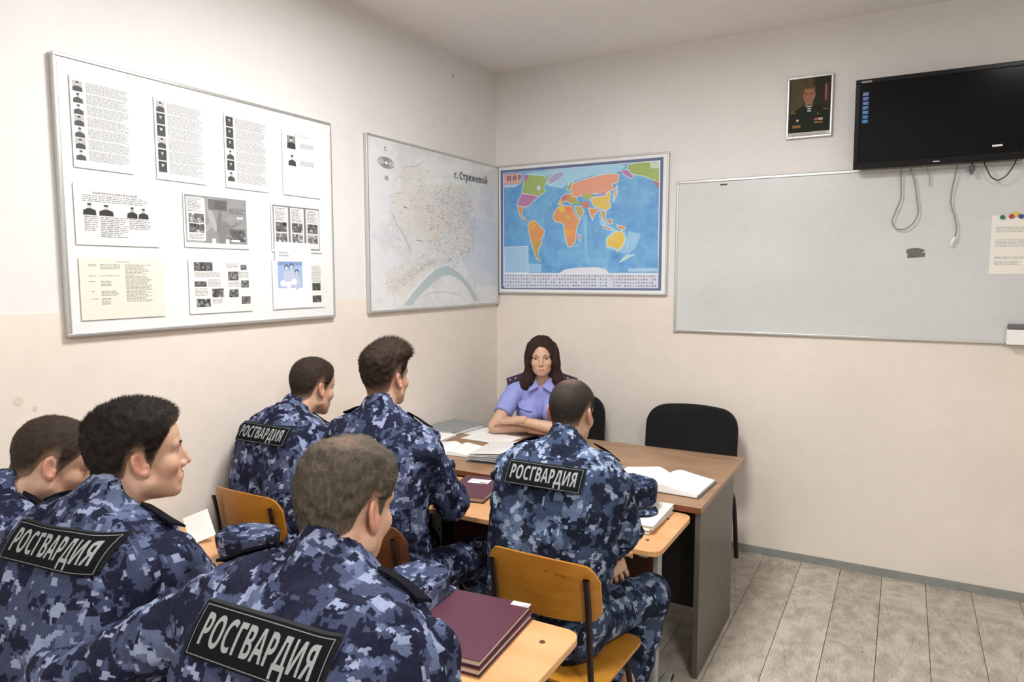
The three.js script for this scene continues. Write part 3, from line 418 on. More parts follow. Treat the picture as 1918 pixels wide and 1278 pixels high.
// television
{
  const w = 0.765, h = 0.458, o = thing('television', 'black flat television on a bracket above the whiteboard', 'television', [2.28 + w / 2, 2.4825, 0.135]);
  o.rotation.x = 0.09;
  part('housing', merge([box(w, h, 0.03, 0, 0, -0.015, 0.006), box(w * 0.8, h * 0.75, 0.05, 0, -0.02, -0.045, 0.015)]), M.blackPlastic, o);
  const bw = 0.024, gloss = phys({ color: 0x0a0a0b, roughness: 0.22, specularIntensity: 0.5 }), fr = (g) => part('bezel', g, gloss, o);
  fr(box(w, bw, 0.012, 0, h / 2 - bw / 2, 0.004, 0.004)); fr(box(w, 0.036, 0.012, 0, -h / 2 + 0.018, 0.004, 0.004)); fr(box(bw, h - 0.05, 0.012, -w / 2 + bw / 2, -0.006, 0.004, 0.004)); fr(box(bw, h - 0.05, 0.012, w / 2 - bw / 2, -0.006, 0.004, 0.004));
  const em = canvasTex(1024, 576, (g, W, H) => { g.fillStyle = '#030405'; g.fillRect(0, 0, W, H); ['#8a8fc0', '#7d84b8', '#7f93c4', '#6f9fc8', '#5fa4cc', '#4f9ad0', '#5aa6d2'].forEach((c, i) => { const y = H * (0.1 + i * 0.058); g.fillStyle = '#25406e'; g.fillRect(W * 0.012, y, W * 0.045, H * 0.05); g.fillStyle = c; g.fillRect(W * 0.017, y + 4, W * 0.035, H * 0.026); g.fillStyle = '#a9bfd8'; g.fillRect(W * 0.016 + (i % 3) * 3, y + H * 0.036, W * 0.034 - (i % 2) * 8, H * 0.008); }); });
  const sc = part('screen', new THREE.PlaneGeometry(w - 2 * bw, h - bw - 0.036).translate(0, 0.006, 0.0035), phys({ color: 0x040405, roughness: 0.12, specularIntensity: 0.35, emissive: 0xffffff, emissiveMap: em, emissiveIntensity: 0.5 }), o);
  part('brand_lettering', new THREE.PlaneGeometry(0.06, 0.013).translate(-w / 2 + 0.052, h / 2 - 0.014, 0.0106), std({ roughness: 0.4, map: canvasTex(256, 56, (g, W, H) => { g.fillStyle = '#0b0b0c'; g.fillRect(0, 0, W, H); g.fillStyle = '#d8d8d8'; g.font = 'bold 44px sans-serif'; g.textAlign = 'center'; g.fillText('MYSTERY', W / 2, 44); }) }), o);
  part('sticker', box(0.042, 0.009, 0.0006, 0.255, -h / 2 + 0.072, 0.0042), M.whitePlastic, o, 'narrow white sticker');
  part('badge', box(0.03, 0.004, 0.001, 0, -h / 2 + 0.016, 0.0104), M.alu, o);
  part('wall_bracket', merge([box(0.2, 0.2, 0.05, 0, 0, -0.09), box(0.04, 0.36, 0.02, -0.12, 0, -0.075), box(0.04, 0.36, 0.02, 0.12, 0, -0.075)]), M.blackMetal, o);
}
// cables hanging below the television
{
  const cg = std({ color: 0x8d8f8c, roughness: 0.5 }), cb = std({ color: 0x1a1a1a, roughness: 0.5 });
  const cable = (name, label, pts, r, m, extra) => { const o = thing(name, label, 'cable', [0, 0, 0], 0, 'cables under the television'); part('lead', tube(pts, r, 48, 6), m, o); if (extra) extra(o); return o; };
  cable('looped_cable', 'grey cable hanging in a long loop below the left half of the television', [[2.505, 2.3, 0.06], [2.508, 2.2, 0.05], [2.512, 2.1, 0.045], [2.49, 2.03, 0.045], [2.475, 1.975, 0.045], [2.495, 1.94, 0.045], [2.535, 1.935, 0.045], [2.575, 1.965, 0.045], [2.596, 2.02, 0.045], [2.585, 2.1, 0.045], [2.572, 2.18, 0.05], [2.55, 2.25, 0.055], [2.548, 2.31, 0.06]], 0.0032, cg);
  cable('short_cable', 'short thin grey cable end beside the long cable loop', [[2.61, 2.3, 0.05], [2.628, 2.24, 0.045], [2.64, 2.2, 0.042], [2.64, 2.155, 0.042]], 0.0022, cg);
  cable('plug_cable', 'grey cable with a white plug dangling over the whiteboard', [[2.765, 2.3, 0.06], [2.755, 2.22, 0.05], [2.742, 2.13, 0.045], [2.74, 2.06, 0.045], [2.76, 1.99, 0.045], [2.772, 1.93, 0.045], [2.766, 1.885, 0.045]], 0.0032, cg, (o) => part('plug', merge([rod([2.766, 1.888, 0.045], [2.752, 1.858, 0.045], 0.007), rod([2.752, 1.858, 0.045], [2.747, 1.845, 0.045], 0.0045)]), M.whitePlastic, o));
  cable('connector_cable', 'short cable with a grey video connector under the television', [[2.82, 2.31, 0.07], [2.821, 2.245, 0.07]], 0.003, cb, (o) => part('connector', merge([box(0.026, 0.028, 0.014, 2.821, 2.23, 0.07, 0.004), box(0.016, 0.018, 0.01, 2.821, 2.208, 0.07, 0.003)]), std({ color: 0x565a58, roughness: 0.5 }), o));
  cable('black_cable', 'black cable sagging in a short bow at the right end of the television', [[2.862, 2.3, 0.08], [2.872, 2.25, 0.08], [2.9, 2.185, 0.08], [2.932, 2.162, 0.08], [2.968, 2.185, 0.08], [2.998, 2.24, 0.08], [3.008, 2.3, 0.08]], 0.003, cb);
}
// notice held by magnets
{
  const tex = canvasTex(320, 450, (g, W, H) => { g.fillStyle = '#efece4'; g.fillRect(0, 0, W, H); const c = 'rgba(130,128,124,0.65)'; textBlock(g, 30, 90, 260, 4, 11, c, 701); textBlock(g, 30, 185, 250, 6, 10, c, 702); textBlock(g, 30, 318, 250, 2, 11, c, 703); textBlock(g, 30, 352, 170, 3, 11, c, 704); });
  single('notice_sheet', new THREE.BoxGeometry(0.215, 0.295, 0.001), std({ map: tex, roughness: 0.7 }), 'cream printed notice held by magnets on the whiteboard', 'paper', [3.03, 1.845, 0.0195]);
  const mg = new THREE.CylinderGeometry(0.0105, 0.012, 0.009, 20).rotateX(Math.PI / 2);
  [[2.967, 1.983, 0x1d6b4c, 'green'], [3.004, 1.986, 0xb4202c, 'red'], [3.021, 1.997, 0xe8c51c, 'yellow'], [3.044, 1.984, 0x2f3a80, 'blue']].forEach(([x, y, c, n], i) => single('magnet', mg, std({ color: c, roughness: 0.35 }), `round ${n} magnet at the top of the notice`, 'magnet', [x, y, 0.0245 + (i === 2 ? 0.0 : 0)], 'magnets on the whiteboard'));
  const tr = thing('marker_tray', 'small white marker box with a smudged rim at the foot of the whiteboard', 'tray', [3.1, 1.345, 0.022]);
  part('box', merge([box(0.18, 0.075, 0.004, 0, 0.0375, 0.05), box(0.18, 0.004, 0.05, 0, 0.002, 0.026), box(0.004, 0.075, 0.05, -0.088, 0.0375, 0.026), box(0.004, 0.075, 0.05, 0.088, 0.0375, 0.026)]), M.whitePlastic, tr);
  single('eraser', box(0.17, 0.026, 0.05, 0, 0, 0, 0.008), std({ color: 0x6c6f6d, roughness: 0.9 }), 'dusty grey eraser lying on top of the white marker box', 'eraser', [3.1, 1.4335, 0.05]);
}
// ---------- furniture ----------
const DESK_H = 0.712, TEACH_H = 0.742;
{ // long teacher's desk
  const x0 = 0.03, x1 = 1.862, z0 = 0.615, z1 = 1.535, o = thing('teacher_desk', 'long brown desk with dark grey end panel across the front of the room', 'desk', [(x0 + x1) / 2, 0, (z0 + z1) / 2]);
  const w = x1 - x0, d = z1 - z0;
  part('desk_top', boxUV(box(w, 0.022, d, 0, TEACH_H - 0.011, 0, 0.002), 0.6, 0.13, 0.2, true), M.teacherTop, o);
  part('front_edge_band', boxUV(box(w, 0.024, 0.003, 0, TEACH_H - 0.012, d / 2 + 0.0015), 0.6, 0, 0, true), M.teacherEdge, o);
  for (const s of [-1, 1]) part('end_panel', boxUV(box(0.022, TEACH_H - 0.022, 0.64, s * (w / 2 - 0.014), (TEACH_H - 0.022) / 2, d / 2 - 0.325, 0.001), 0.5), M.teacherSide, o);
  part('modesty_panel', boxUV(box(w - 0.05, 0.5, 0.016, 0, TEACH_H - 0.022 - 0.25, d / 2 - 0.2), 0.5), std({ color: 0x1d1a18, roughness: 0.5 }), o);
  part('rear_support', boxUV(box(w - 0.05, 0.08, 0.018, 0, TEACH_H - 0.062, -d / 2 + 0.25), 0.5), M.teacherSide, o);
}
const deskTopG = (w, d) => boxUV(slab(w, d, 0.022, 0.05, 0.003), 0.7, 0, 0, true);
function studentDesk(x0, x1, z0, z1, label) {
  const w = x1 - x0, d = z1 - z0, o = thing('student_desk', label, 'desk', [(x0 + x1) / 2, 0, (z0 + z1) / 2], 0, 'student desks');
  const top = part('desk_top', deskTopG(w, d), M.deskTop, o); top.position.y = DESK_H;
  for (const s of [-1, 1]) {
    const lx = s * (w / 2 - 0.075);
    part('leg', merge([box(0.022, 0.42, 0.05, lx, DESK_H - 0.022 - 0.21, 0, 0.003), box(0.016, 0.36, 0.04, lx - s * 0.002, 0.2, 0, 0.002)]), M.greyMetal, o);
    const ft = part('foot_rail', merge([box(0.03, 0.03, d * 0.86, lx, 0.017, 0, 0.004)]), M.greyMetal, o);
    for (const q of [-1, 1]) part('rubber_foot', box(0.034, 0.02, 0.04, lx, 0.01, q * d * 0.41, 0.003), M.blackMetal, ft);
    part('top_rail', box(0.03, 0.025, d * 0.8, lx, DESK_H - 0.035, 0, 0.003), M.greyMetal, o);
    for (let k = 0; k < 4; k++) part('adjusting_hole', new THREE.CylinderGeometry(0.0045, 0.0045, 0.0275, 10).rotateZ(Math.PI / 2).translate(lx, 0.3 + k * 0.075, 0), M.blackMetal, o);
    for (const q of [-1, 1]) part('screw', new THREE.CylinderGeometry(0.008, 0.008, 0.0025, 16).translate(lx, DESK_H + 0.0004, q * (d / 2 - 0.1)), M.screw, o);
  }
  part('modesty_panel', boxUV(box(w - 0.2, 0.3, 0.016, 0, DESK_H - 0.06 - 0.15, -d / 2 + 0.12), 0.5), M.panelBrown, o);
  part('cross_rail', box(w - 0.17, 0.03, 0.02, 0, 0.3, -0.02, 0.003), M.greyMetal, o);
  return o;
}
studentDesk(0.632, 1.83, 1.54, 2.0, 'front double student desk holding the maroon book and the white books');
studentDesk(0.035, 0.618, 1.54, 2.0, 'front single student desk in the corner by the left wall');
studentDesk(0.632, 1.815, 2.645, 3.125, 'nearer double student desk with the stacked maroon folders on it');
studentDesk(0.035, 0.618, 2.645, 3.125, 'nearer single student desk against the left wall, a paper standing on it');

// school chair: local z = back of the sitter, faces -z
function backrestGeo(w = 0.39, h = 0.175, t = 0.009) {
  const NX = 24, NY = 10, pos = [], idx = [], uv = [];
  const at = (i, j, side) => { const u = i / NX * 2 - 1, v = j / NY; const top = 0.5 * h + 0.02 * (1 - u * u) - 0.045 * Math.pow(Math.max(0, (Math.abs(u) - 0.78) / 0.22), 2.2), bot = -0.5 * h + 0.03 * Math.pow(Math.max(0, (Math.abs(u) - 0.86) / 0.14), 2) - 0.006 * (1 - u * u); const y = bot + (top - bot) * v; const bend = -0.045 * u * u; return [u * w / 2, y, bend + side * t / 2 + y * 0.16]; };
  for (const side of [1, -1]) for (let j = 0; j <= NY; j++) for (let i = 0; i <= NX; i++) { const p = at(i, j, side); pos.push(...p); uv.push(p[1] / 0.5 + 0.5, p[0] / 0.5 + 0.5); }
  const S = (NX + 1) * (NY + 1), id = (i, j, s) => s * S + j * (NX + 1) + i;
  for (let j = 0; j < NY; j++) for (let i = 0; i < NX; i++) { idx.push(id(i, j, 0), id(i + 1, j, 0), id(i + 1, j + 1, 0), id(i, j, 0), id(i + 1, j + 1, 0), id(i, j + 1, 0)); idx.push(id(i, j, 1), id(i + 1, j + 1, 1), id(i + 1, j, 1), id(i, j, 1), id(i, j + 1, 1), id(i + 1, j + 1, 1)); }
  const g = new THREE.BufferGeometry(); g.setAttribute('position', new THREE.Float32BufferAttribute(pos, 3)); g.setAttribute('uv', new THREE.Float32BufferAttribute(uv, 2)); g.setIndex(idx); g.computeVertexNormals();
  // rim strip
  const loop = []; for (let i = 0; i <= NX; i++) loop.push([i, 0]); for (let j = 1; j <= NY; j++) loop.push([NX, j]); for (let i = NX - 1; i >= 0; i--) loop.push([i, NY]); for (let j = NY - 1; j >= 1; j--) loop.push([0, j]);
  const rp = [], ri = [], ru = []; loop.forEach(([i, j]) => { rp.push(...at(i, j, 1), ...at(i, j, -1)); ru.push(0, 0, 0, 0.02); }); const n = loop.length; for (let k = 0; k < n; k++) { const a = 2 * k, b = 2 * ((k + 1) % n); ri.push(a, a + 1, b, b, a + 1, b + 1); }
  const rg = new THREE.BufferGeometry(); rg.setAttribute('position', new THREE.Float32BufferAttribute(rp, 3)); rg.setAttribute('uv', new THREE.Float32BufferAttribute(ru, 2)); rg.setIndex(ri); rg.computeVertexNormals();
  return merge([g, rg]);
}
const flatBar = (pts, w, t) => { // ribbon tube of oval section following pts in the y-z plane
  const c = new THREE.CatmullRomCurve3(pts.map(p => new THREE.Vector3(...p)), false, 'catmullrom', 0.25); const g = new THREE.TubeGeometry(c, 40, 0.5, 10, false); const p = g.attributes.position, x0 = pts[0][0];
  const q = new THREE.TubeGeometry(c, 40, t / 2, 10, false), pq = q.attributes.position; for (let i = 0; i < pq.count; i++) pq.setX(i, x0 + (pq.getX(i) - x0) * (w / t)); q.computeVertexNormals(); return q;
};
const chairBackG = backrestGeo(), rimMat = std({ color: 0xd9b56c, roughness: 0.5 });
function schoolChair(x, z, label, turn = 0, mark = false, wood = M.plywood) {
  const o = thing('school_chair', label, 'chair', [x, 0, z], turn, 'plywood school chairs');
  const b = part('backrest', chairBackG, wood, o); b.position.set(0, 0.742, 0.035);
  const seat = new THREE.Shape(); seat.moveTo(-0.16, 0); seat.lineTo(0.16, 0); seat.quadraticCurveTo(0.19, 0, 0.193, 0.04); seat.lineTo(0.195, 0.34); seat.quadraticCurveTo(0.195, 0.385, 0.15, 0.385); seat.lineTo(-0.15, 0.385); seat.quadraticCurveTo(-0.195, 0.385, -0.195, 0.34); seat.lineTo(-0.193, 0.04); seat.quadraticCurveTo(-0.19, 0, -0.16, 0);
  const sg = new THREE.ExtrudeGeometry(seat, { depth: 0.009, bevelEnabled: true, bevelSize: 0.0015, bevelThickness: 0.0015, bevelSegments: 1, curveSegments: 8 }); sg.rotateX(-Math.PI / 2); sg.translate(0, 0.428, 0.0);
  part('seat', boxUV(sg, 0.5, 0.3, 0.1, true), M.plywood, o);
  for (const s of [-1, 1]) {
    part('back_support', flatBar([[s * 0.165, 0.8, 0.035], [s * 0.165, 0.7, 0.017], [s * 0.165, 0.52, 0.0], [s * 0.165, 0.44, -0.012], [s * 0.165, 0.412, -0.05], [s * 0.165, 0.41, -0.36]], 0.022, 0.013), M.darkMetal, o);
    part('leg', flatBar([[s * 0.165, 0.41, -0.3], [s * 0.168, 0.22, -0.345], [s * 0.17, 0.012, -0.39]], 0.022, 0.013), M.darkMetal, o);
    part('leg', flatBar([[s * 0.165, 0.41, -0.08], [s * 0.168, 0.22, -0.02], [s * 0.17, 0.012, 0.04]], 0.022, 0.013), M.darkMetal, o);
    for (const q of [-0.39, 0.04]) part('foot_cap', box(0.026, 0.014, 0.022, s * 0.17, 0.007, q, 0.003), M.blackMetal, o);
  }
  for (const q of [-0.3, -0.1]) part('cross_bar', rod([-0.165, 0.405, q], [0.165, 0.405, q], 0.008), M.darkMetal, o);
  if (mark) part('handwritten_mark', handMark(), std({ roughness: 0.6, color: 0x2a1808 }), b, 'small dark handwritten mark');
  return o;
}
function handMark() { // pen strokes on the rear of the backrest near its top edge
  const r = rng(811), gs = []; let x = 0.03;
  const zAt = (x, y) => -0.045 * Math.pow(x / 0.195, 2) + 0.0052 + y * 0.16;
  for (let i = 0; i < 11; i++) { if (i === 2 || i === 3) { x += 0.008; continue; } const y = 0.074 - Math.abs(x) * 0.16, h = 0.006 + 0.004 * r(); for (let k = 0; k < 3; k++) { const xa = x + r() * 0.006, xb = x + r() * 0.006, ya = y - h * r(), yb = y - h * r(); gs.push(rod([xa, ya, zAt(xa, ya)], [xb, yb, zAt(xb, yb)], 0.0007, 4)); } x += 0.0085; }
  return merge(gs);
}
schoolChair(1.605, 2.475, 'plywood school chair with a pen mark, behind the shaven-headed man', -0.03, true);
schoolChair(0.9, 2.5, 'school chair with backrest coloured dark brown as shade, behind the man with brushed-up hair', 0, false, M.panelBrown);  // shaded side of the backrest painted in by using the dark panel wood
schoolChair(0.285, 2.475, 'plywood school chair by the left wall, its back showing above the desk', -0.02);
schoolChair(1.62, 3.83, 'plywood school chair under the nearest man, below the picture edge');
schoolChair(0.86, 3.76, 'plywood school chair at the bottom left corner of the picture');
schoolChair(0.34, 3.72, 'plywood school chair under the leftmost man by the wall');

// black upholstered visitor chairs behind the long desk
function visitorChair(x, z, label, turn) {
  const o = thing('visitor_chair', label, 'chair', [x, 0, z], turn, 'black visitor chairs');
  const cloth = std({ color: 0x0b0b0c, roughness: 0.95 });
  const s = new THREE.Shape(); s.moveTo(-0.225, 0); s.lineTo(0.225, 0); s.quadraticCurveTo(0.262, 0, 0.262, 0.05); s.lineTo(0.262, 0.21); s.quadraticCurveTo(0.262, 0.315, 0.17, 0.33); s.quadraticCurveTo(0, 0.348, -0.17, 0.33); s.quadraticCurveTo(-0.262, 0.315, -0.262, 0.21); s.lineTo(-0.262, 0.05); s.quadraticCurveTo(-0.262, 0, -0.225, 0);
  const bg = new THREE.ExtrudeGeometry(s, { depth: 0.02, bevelEnabled: true, bevelSize: 0.012, bevelThickness: 0.014, bevelSegments: 4, curveSegments: 12 }); bg.translate(0, 0.565, -0.01); { const p = bg.attributes.position; for (let i = 0; i < p.count; i++) { const X = p.getX(i); p.setZ(i, p.getZ(i) + 0.045 * (X / 0.26) ** 2 - (p.getY(i) - 0.55) * 0.12); } bg.computeVertexNormals(); }
  part('backrest', bg, cloth, o);
  part('seat', box(0.5, 0.06, 0.44, 0, 0.44, 0.27, 0.025), cloth, o);
  for (const k of [-1, 1]) {
    part('leg', tube([[k * 0.272, 0.014, -0.04], [k * 0.266, 0.25, 0.0], [k * 0.256, 0.42, 0.05], [k * 0.24, 0.425, 0.4]], 0.0135, 24, 8), M.blackMetal, o);
    part('leg', tube([[k * 0.25, 0.012, 0.5], [k * 0.245, 0.3, 0.36], [k * 0.24, 0.42, 0.25], [k * 0.235, 0.52, 0.06], [k * 0.235, 0.66, 0.005]], 0.011, 24, 8), M.blackMetal, o);
  }
  return o;
}
visitorChair(1.47, 0.2, 'empty black upholstered chair behind the right end of the long desk', 0);
visitorChair(0.62, 0.17, 'black upholstered chair on which the woman sits', 0.15);

// ---------- papers and books ----------
const paperTex = (seed, w, h, dens = 0.5, tint = '#f3f2ef') => canvasTex(w, h, (g, W, H) => { g.fillStyle = tint; g.fillRect(0, 0, W, H); const r = rng(seed); let y = H * 0.1; while (y < H * 0.9) { if (r() < 0.8) textBlock(g, W * 0.1, y, W * (0.5 + 0.3 * r()), 1, H * 0.016, `rgba(120,122,128,${dens})`, seed + Math.floor(y), 0.2); y += H * 0.024; } });
const paperMat = (seed, dens, tint) => std({ map: paperTex(seed, 256, 360, dens, tint), roughness: 0.7 });
function flat(name, w, d, x, y, z, turn, label, mat, h = 0.001, cat = 'paper') { // sheet lying flat, print upwards
  const g = new THREE.BoxGeometry(w, d, h); g.rotateX(-Math.PI / 2); g.translate(0, h / 2, 0);
  const o = single(name, g, mat, label, cat, [x, y, z]); o.rotation.y = turn; return o;
}
const TY = TEACH_H + 0.0002;
{ // grey document folder and papers at the left end of the long desk
  const o = thing('document_folder', 'flat folder with a grey cover at the far left of the long desk', 'folder', [0.14, TY, 0.78], -0.12);
  part('cover', box(0.25, 0.004, 0.31, 0, 0.024, 0, 0.001), std({ color: 0x8a8d90, roughness: 0.35 }), o); part('page_block', box(0.235, 0.02, 0.3, 0, 0.011, 0, 0.001), M.whitePlastic, o); part('cover', box(0.25, 0.002, 0.31, 0, 0.001, 0), std({ color: 0x4a4c4e, roughness: 0.5 }), o);
  const st = thing('paper_stack', 'low white stack of papers beside the grey folder', 'papers', [0.17, TY, 1.09], 0.06);
  const r = rng(901); for (let i = 0; i < 5; i++) { const m = part('sheet', new THREE.BoxGeometry(0.21, 0.297, 0.003).rotateX(-Math.PI / 2), i === 4 ? paperMat(905, 0.35) : M.whitePlastic, st); m.position.set((r() - 0.5) * 0.015, 0.0015 + i * 0.0031, (r() - 0.5) * 0.015); m.rotation.y = (r() - 0.5) * 0.12; }
  flat('loose_sheet', 0.297, 0.21, 0.36, TY, 0.755, -0.1, 'loose printed sheet lying between the grey folder and the woman', paperMat(911, 0.25));
  flat('loose_sheet', 0.297, 0.21, 0.47, TY + 0.0012, 0.87, -0.05, 'loose printed sheet lying just in front of the woman\'s elbow', paperMat(912, 0.3));
}
// an opened booklet: two page blocks rising towards the spine
function openBook(name, label, cat, [x, y, z], turn, w, d, rise, coverMat, seed) {
  const o = thing(name, label, cat, [x, y, z], turn);
  part('cover', box(w * 2 + 0.02, 0.003, d + 0.012, 0, 0.0016, 0, 0.001), coverMat, o);
  for (const s of [-1, 1]) {
    const NX = 18, pos = [], uv = [], idx = []; const prof = (u) => 0.004 + rise * (u < 0.28 ? 0.35 + 0.65 * Math.sin(u / 0.28 * Math.PI / 2) : 1 - 0.72 * Math.pow((u - 0.28) / 0.72, 0.9));
    for (let i = 0; i <= NX; i++) { const u = i / NX; for (const q of [-1, 1]) { pos.push(s * u * w, prof(u), q * d / 2); uv.push(s > 0 ? u : 1 - u, q < 0 ? 1 : 0); } for (const q of [-1, 1]) { pos.push(s * u * w, 0.003, q * d / 2); uv.push(0.01, 0.01); } }
    for (let i = 0; i < NX; i++) { const a = i * 4, b = a + 4; idx.push(a, b, a + 1, a + 1, b, b + 1, a, a + 2, b, b, a + 2, b + 2, a + 1, b + 1, a + 3, a + 3, b + 1, b + 3); } const e = NX * 4; idx.push(e, e + 1, e + 2, e + 2, e + 1, e + 3);
    const g = new THREE.BufferGeometry(); g.setAttribute('position', new THREE.Float32BufferAttribute(pos, 3)); g.setAttribute('uv', new THREE.Float32BufferAttribute(uv, 2)); g.setIndex(idx); const ng = g.toNonIndexed(); ng.computeVertexNormals();
    part('page_block', ng, std({ map: paperTex(seed + s, 256, 360, 0.3, '#f4f3f0'), roughness: 0.7, side: THREE.DoubleSide }), o);
  }
  return o;
}
openBook('open_notebook', 'large open notebook with white pages near the right end of the long desk', 'notebook', [1.605, TY, 1.27], -0.05, 0.215, 0.27, 0.034, std({ color: 0x4a4644, roughness: 0.5 }), 921);
openBook('open_booklet', 'open white booklet lying on the long desk beside the ring binder', 'booklet', [0.43, TY, 1.22], 0.1, 0.15, 0.21, 0.02, M.greyPlastic, 931);
flat('loose_sheet', 0.15, 0.1, 1.16, TY, 1.02, 0.1, 'small white slip partly hidden behind the shaven-headed man', paperMat(941, 0.2));
{ // lever-arch binder with clear sleeves
  const o = thing('ring_binder', 'grey ring binder full of sheets in clear sleeves in front of the woman', 'binder', [0.74, TY, 1.22], 0.1);
  part('cover', merge([box(0.27, 0.003, 0.31, 0, 0.0016, 0), box(0.003, 0.05, 0.31, 0.136, 0.025, 0)]), std({ color: 0x55585a, roughness: 0.4 }), o);
  for (let k = 0; k < 7; k++) { const m = part('sleeve', new THREE.BoxGeometry(0.25, 0.0016, 0.3), phys({ color: 0xe3e4e4, roughness: 0.22, clearcoat: 0.5 }), o); m.position.set(0.0 - (k % 3) * 0.004, 0.012 + k * 0.0052, (k % 2) * 0.004); m.rotation.z = 0.012 * k; m.rotation.y = (k % 3 - 1) * 0.01; }
  const top = part('top_sheet', new THREE.BoxGeometry(0.22, 0.29, 0.0012).rotateX(-Math.PI / 2), phys({ map: paperTex(951, 256, 360, 0.3), roughness: 0.3, clearcoat: 0.6, clearcoatRoughness: 0.1 }), o); top.position.set(-0.015, 0.0505, 0); top.rotation.z = 0.085;
  for (const z of [-0.04, 0.04]) part('ring', new THREE.TorusGeometry(0.028, 0.0022, 8, 20, Math.PI).translate(0.1, 0.026, z), M.alu, o);
  const pen = thing('pen', 'dark pen lying at the far corner of the ring binder', 'pen', [0.86, TY, 0.99], 0.5); part('barrel', rod([-0.065, 0.006, 0], [0.06, 0.006, 0], 0.0055), M.blackPlastic, pen); part('tip', new THREE.ConeGeometry(0.005, 0.016, 10).rotateZ(-Math.PI / 2).translate(0.068, 0.006, 0), M.alu, pen);
}
const maroon = std({ color: 0x52283a, roughness: 0.42, bumpMap: plasterBump, bumpScale: 0.0006 }), pageMat = std({ color: 0xd9cfc2, roughness: 0.8 });
function hardBook(name, label, [x, y, z], turn, w, d, t, cover, lab) { // lies flat, spine on the left
  const o = thing(name, label, 'book', [x, y, z], turn);
  part('cover', box(w, 0.0028, d, 0, t - 0.0014, 0, 0.0012), cover, o); part('cover', box(w, 0.0028, d, 0, 0.0014, 0, 0.0012), cover, o); part('spine', box(0.004, t, d, -w / 2 + 0.002, t / 2, 0, 0.0015), cover, o);
  part('page_block', box(w - 0.01, t - 0.005, d - 0.008, -0.001, t / 2, 0), pageMat, o);
  if (lab) { const m = part('paper_label', new THREE.BoxGeometry(lab[2], lab[3], 0.0006).rotateX(-Math.PI / 2), lab[4], o, 'white paper label'); m.position.set(lab[0], t + 0.0002, lab[1]); }
  return o;
}
const labelMat = std({ roughness: 0.6, map: canvasTex(256, 160, (g, W, H) => { g.fillStyle = '#f1eeee'; g.fillRect(0, 0, W, H); textBlock(g, 20, 24, 210, 5, 14, 'rgba(120,110,120,0.6)', 961); g.fillStyle = '#8a6a7c'; g.fillRect(150, 112, 90, 34); }) });
const SY = DESK_H + 0.0032;
hardBook('maroon_book', 'maroon hardback with a white label between the two front men', [0.875, SY, 1.705], 0.2, 0.2, 0.31, 0.022, maroon, [-0.005, -0.075, 0.1, 0.062, labelMat]);
hardBook('maroon_folder', 'upper maroon folder of the pair beside the nearest man', [1.545, SY + 0.0192, 2.815], 0.09, 0.245, 0.33, 0.019, maroon, [0.095, -0.152, 0.055, 0.024, labelMat]);
hardBook('maroon_folder', 'lower maroon folder of the pair beside the nearest man', [1.55, SY, 2.818], 0.07, 0.245, 0.33, 0.019, maroon);
const whiteCover = std({ color: 0xe9e6dd, roughness: 0.5 });
hardBook('white_notebook', 'upper white notebook under the cap at the end of the front desk', [1.645, SY + 0.0172, 1.695], 0.02, 0.22, 0.3, 0.014, whiteCover);
hardBook('white_notebook', 'lower white notebook under the cap at the end of the front desk', [1.64, SY, 1.7], -0.03, 0.22, 0.3, 0.017, whiteCover);
{ const o = thing('key_ring', 'small bunch of dark keys at the edge of the white notebooks', 'keys', [1.665, SY, 1.83], 0.4); part('ring', new THREE.TorusGeometry(0.012, 0.0015, 6, 18).rotateX(Math.PI / 2).translate(0, 0.002, 0), M.alu, o); part('key', merge([box(0.045, 0.003, 0.008, 0.03, 0.002, 0.004), box(0.014, 0.003, 0.02, 0.012, 0.002, 0.004)]), M.blackMetal, o); part('key', merge([box(0.04, 0.003, 0.008, 0.022, 0.005, -0.008)]), std({ color: 0x7a4a3a, roughness: 0.5 }), o); }
{ const g = new THREE.PlaneGeometry(0.09, 0.12, 6, 8); const p = g.attributes.position; for (let i = 0; i < p.count; i++) { const y = p.getY(i); p.setZ(i, 0.015 * Math.pow((y + 0.06) / 0.12, 2)); } g.computeVertexNormals(); const o = single('leaning_paper', g, std({ map: paperTex(971, 256, 340, 0.2, '#efe6df'), roughness: 0.7, side: THREE.DoubleSide }), 'pale paper tilted up from the desk in front of the leftmost chair back', 'paper', [0.285, SY + 0.042, 2.7]); o.rotation.set(-1.0, 0.3, 0.95); }
// ---------- people: distance fields meshed with surface nets ----------
const V = (x, y, z) => new THREE.Vector3(x, y, z);
const smin = (a, b, k) => { const h = Math.max(k - Math.abs(a - b), 0) / k; return Math.min(a, b) - h * h * k * 0.25; };
const smax = (a, b, k) => -smin(-a, -b, k);
const sph = (x, y, z, r) => Math.sqrt(x * x + y * y + z * z) - r;
function ell(x, y, z, a, b, c) { const k0 = Math.sqrt((x / a) ** 2 + (y / b) ** 2 + (z / c) ** 2), k1 = Math.sqrt((x / (a * a)) ** 2 + (y / (b * b)) ** 2 + (z / (c * c)) ** 2); return k1 < 1e-9 ? -Math.min(a, b, c) : k0 * (k0 - 1) / k1; }
function cap(x, y, z, ax, ay, az, ra, bx, by, bz, rb) { const dx = bx - ax, dy = by - ay, dz = bz - az, px = x - ax, py = y - ay, pz = z - az; let t = (px * dx + py * dy + pz * dz) / (dx * dx + dy * dy + dz * dz + 1e-12); t = t < 0 ? 0 : t > 1 ? 1 : t; const qx = px - dx * t, qy = py - dy * t, qz = pz - dz * t; return Math.sqrt(qx * qx + qy * qy + qz * qz) - (ra + (rb - ra) * t); }
const capV = (x, y, z, a, ra, b, rb) => cap(x, y, z, a.x, a.y, a.z, ra, b.x, b.y, b.z, rb);
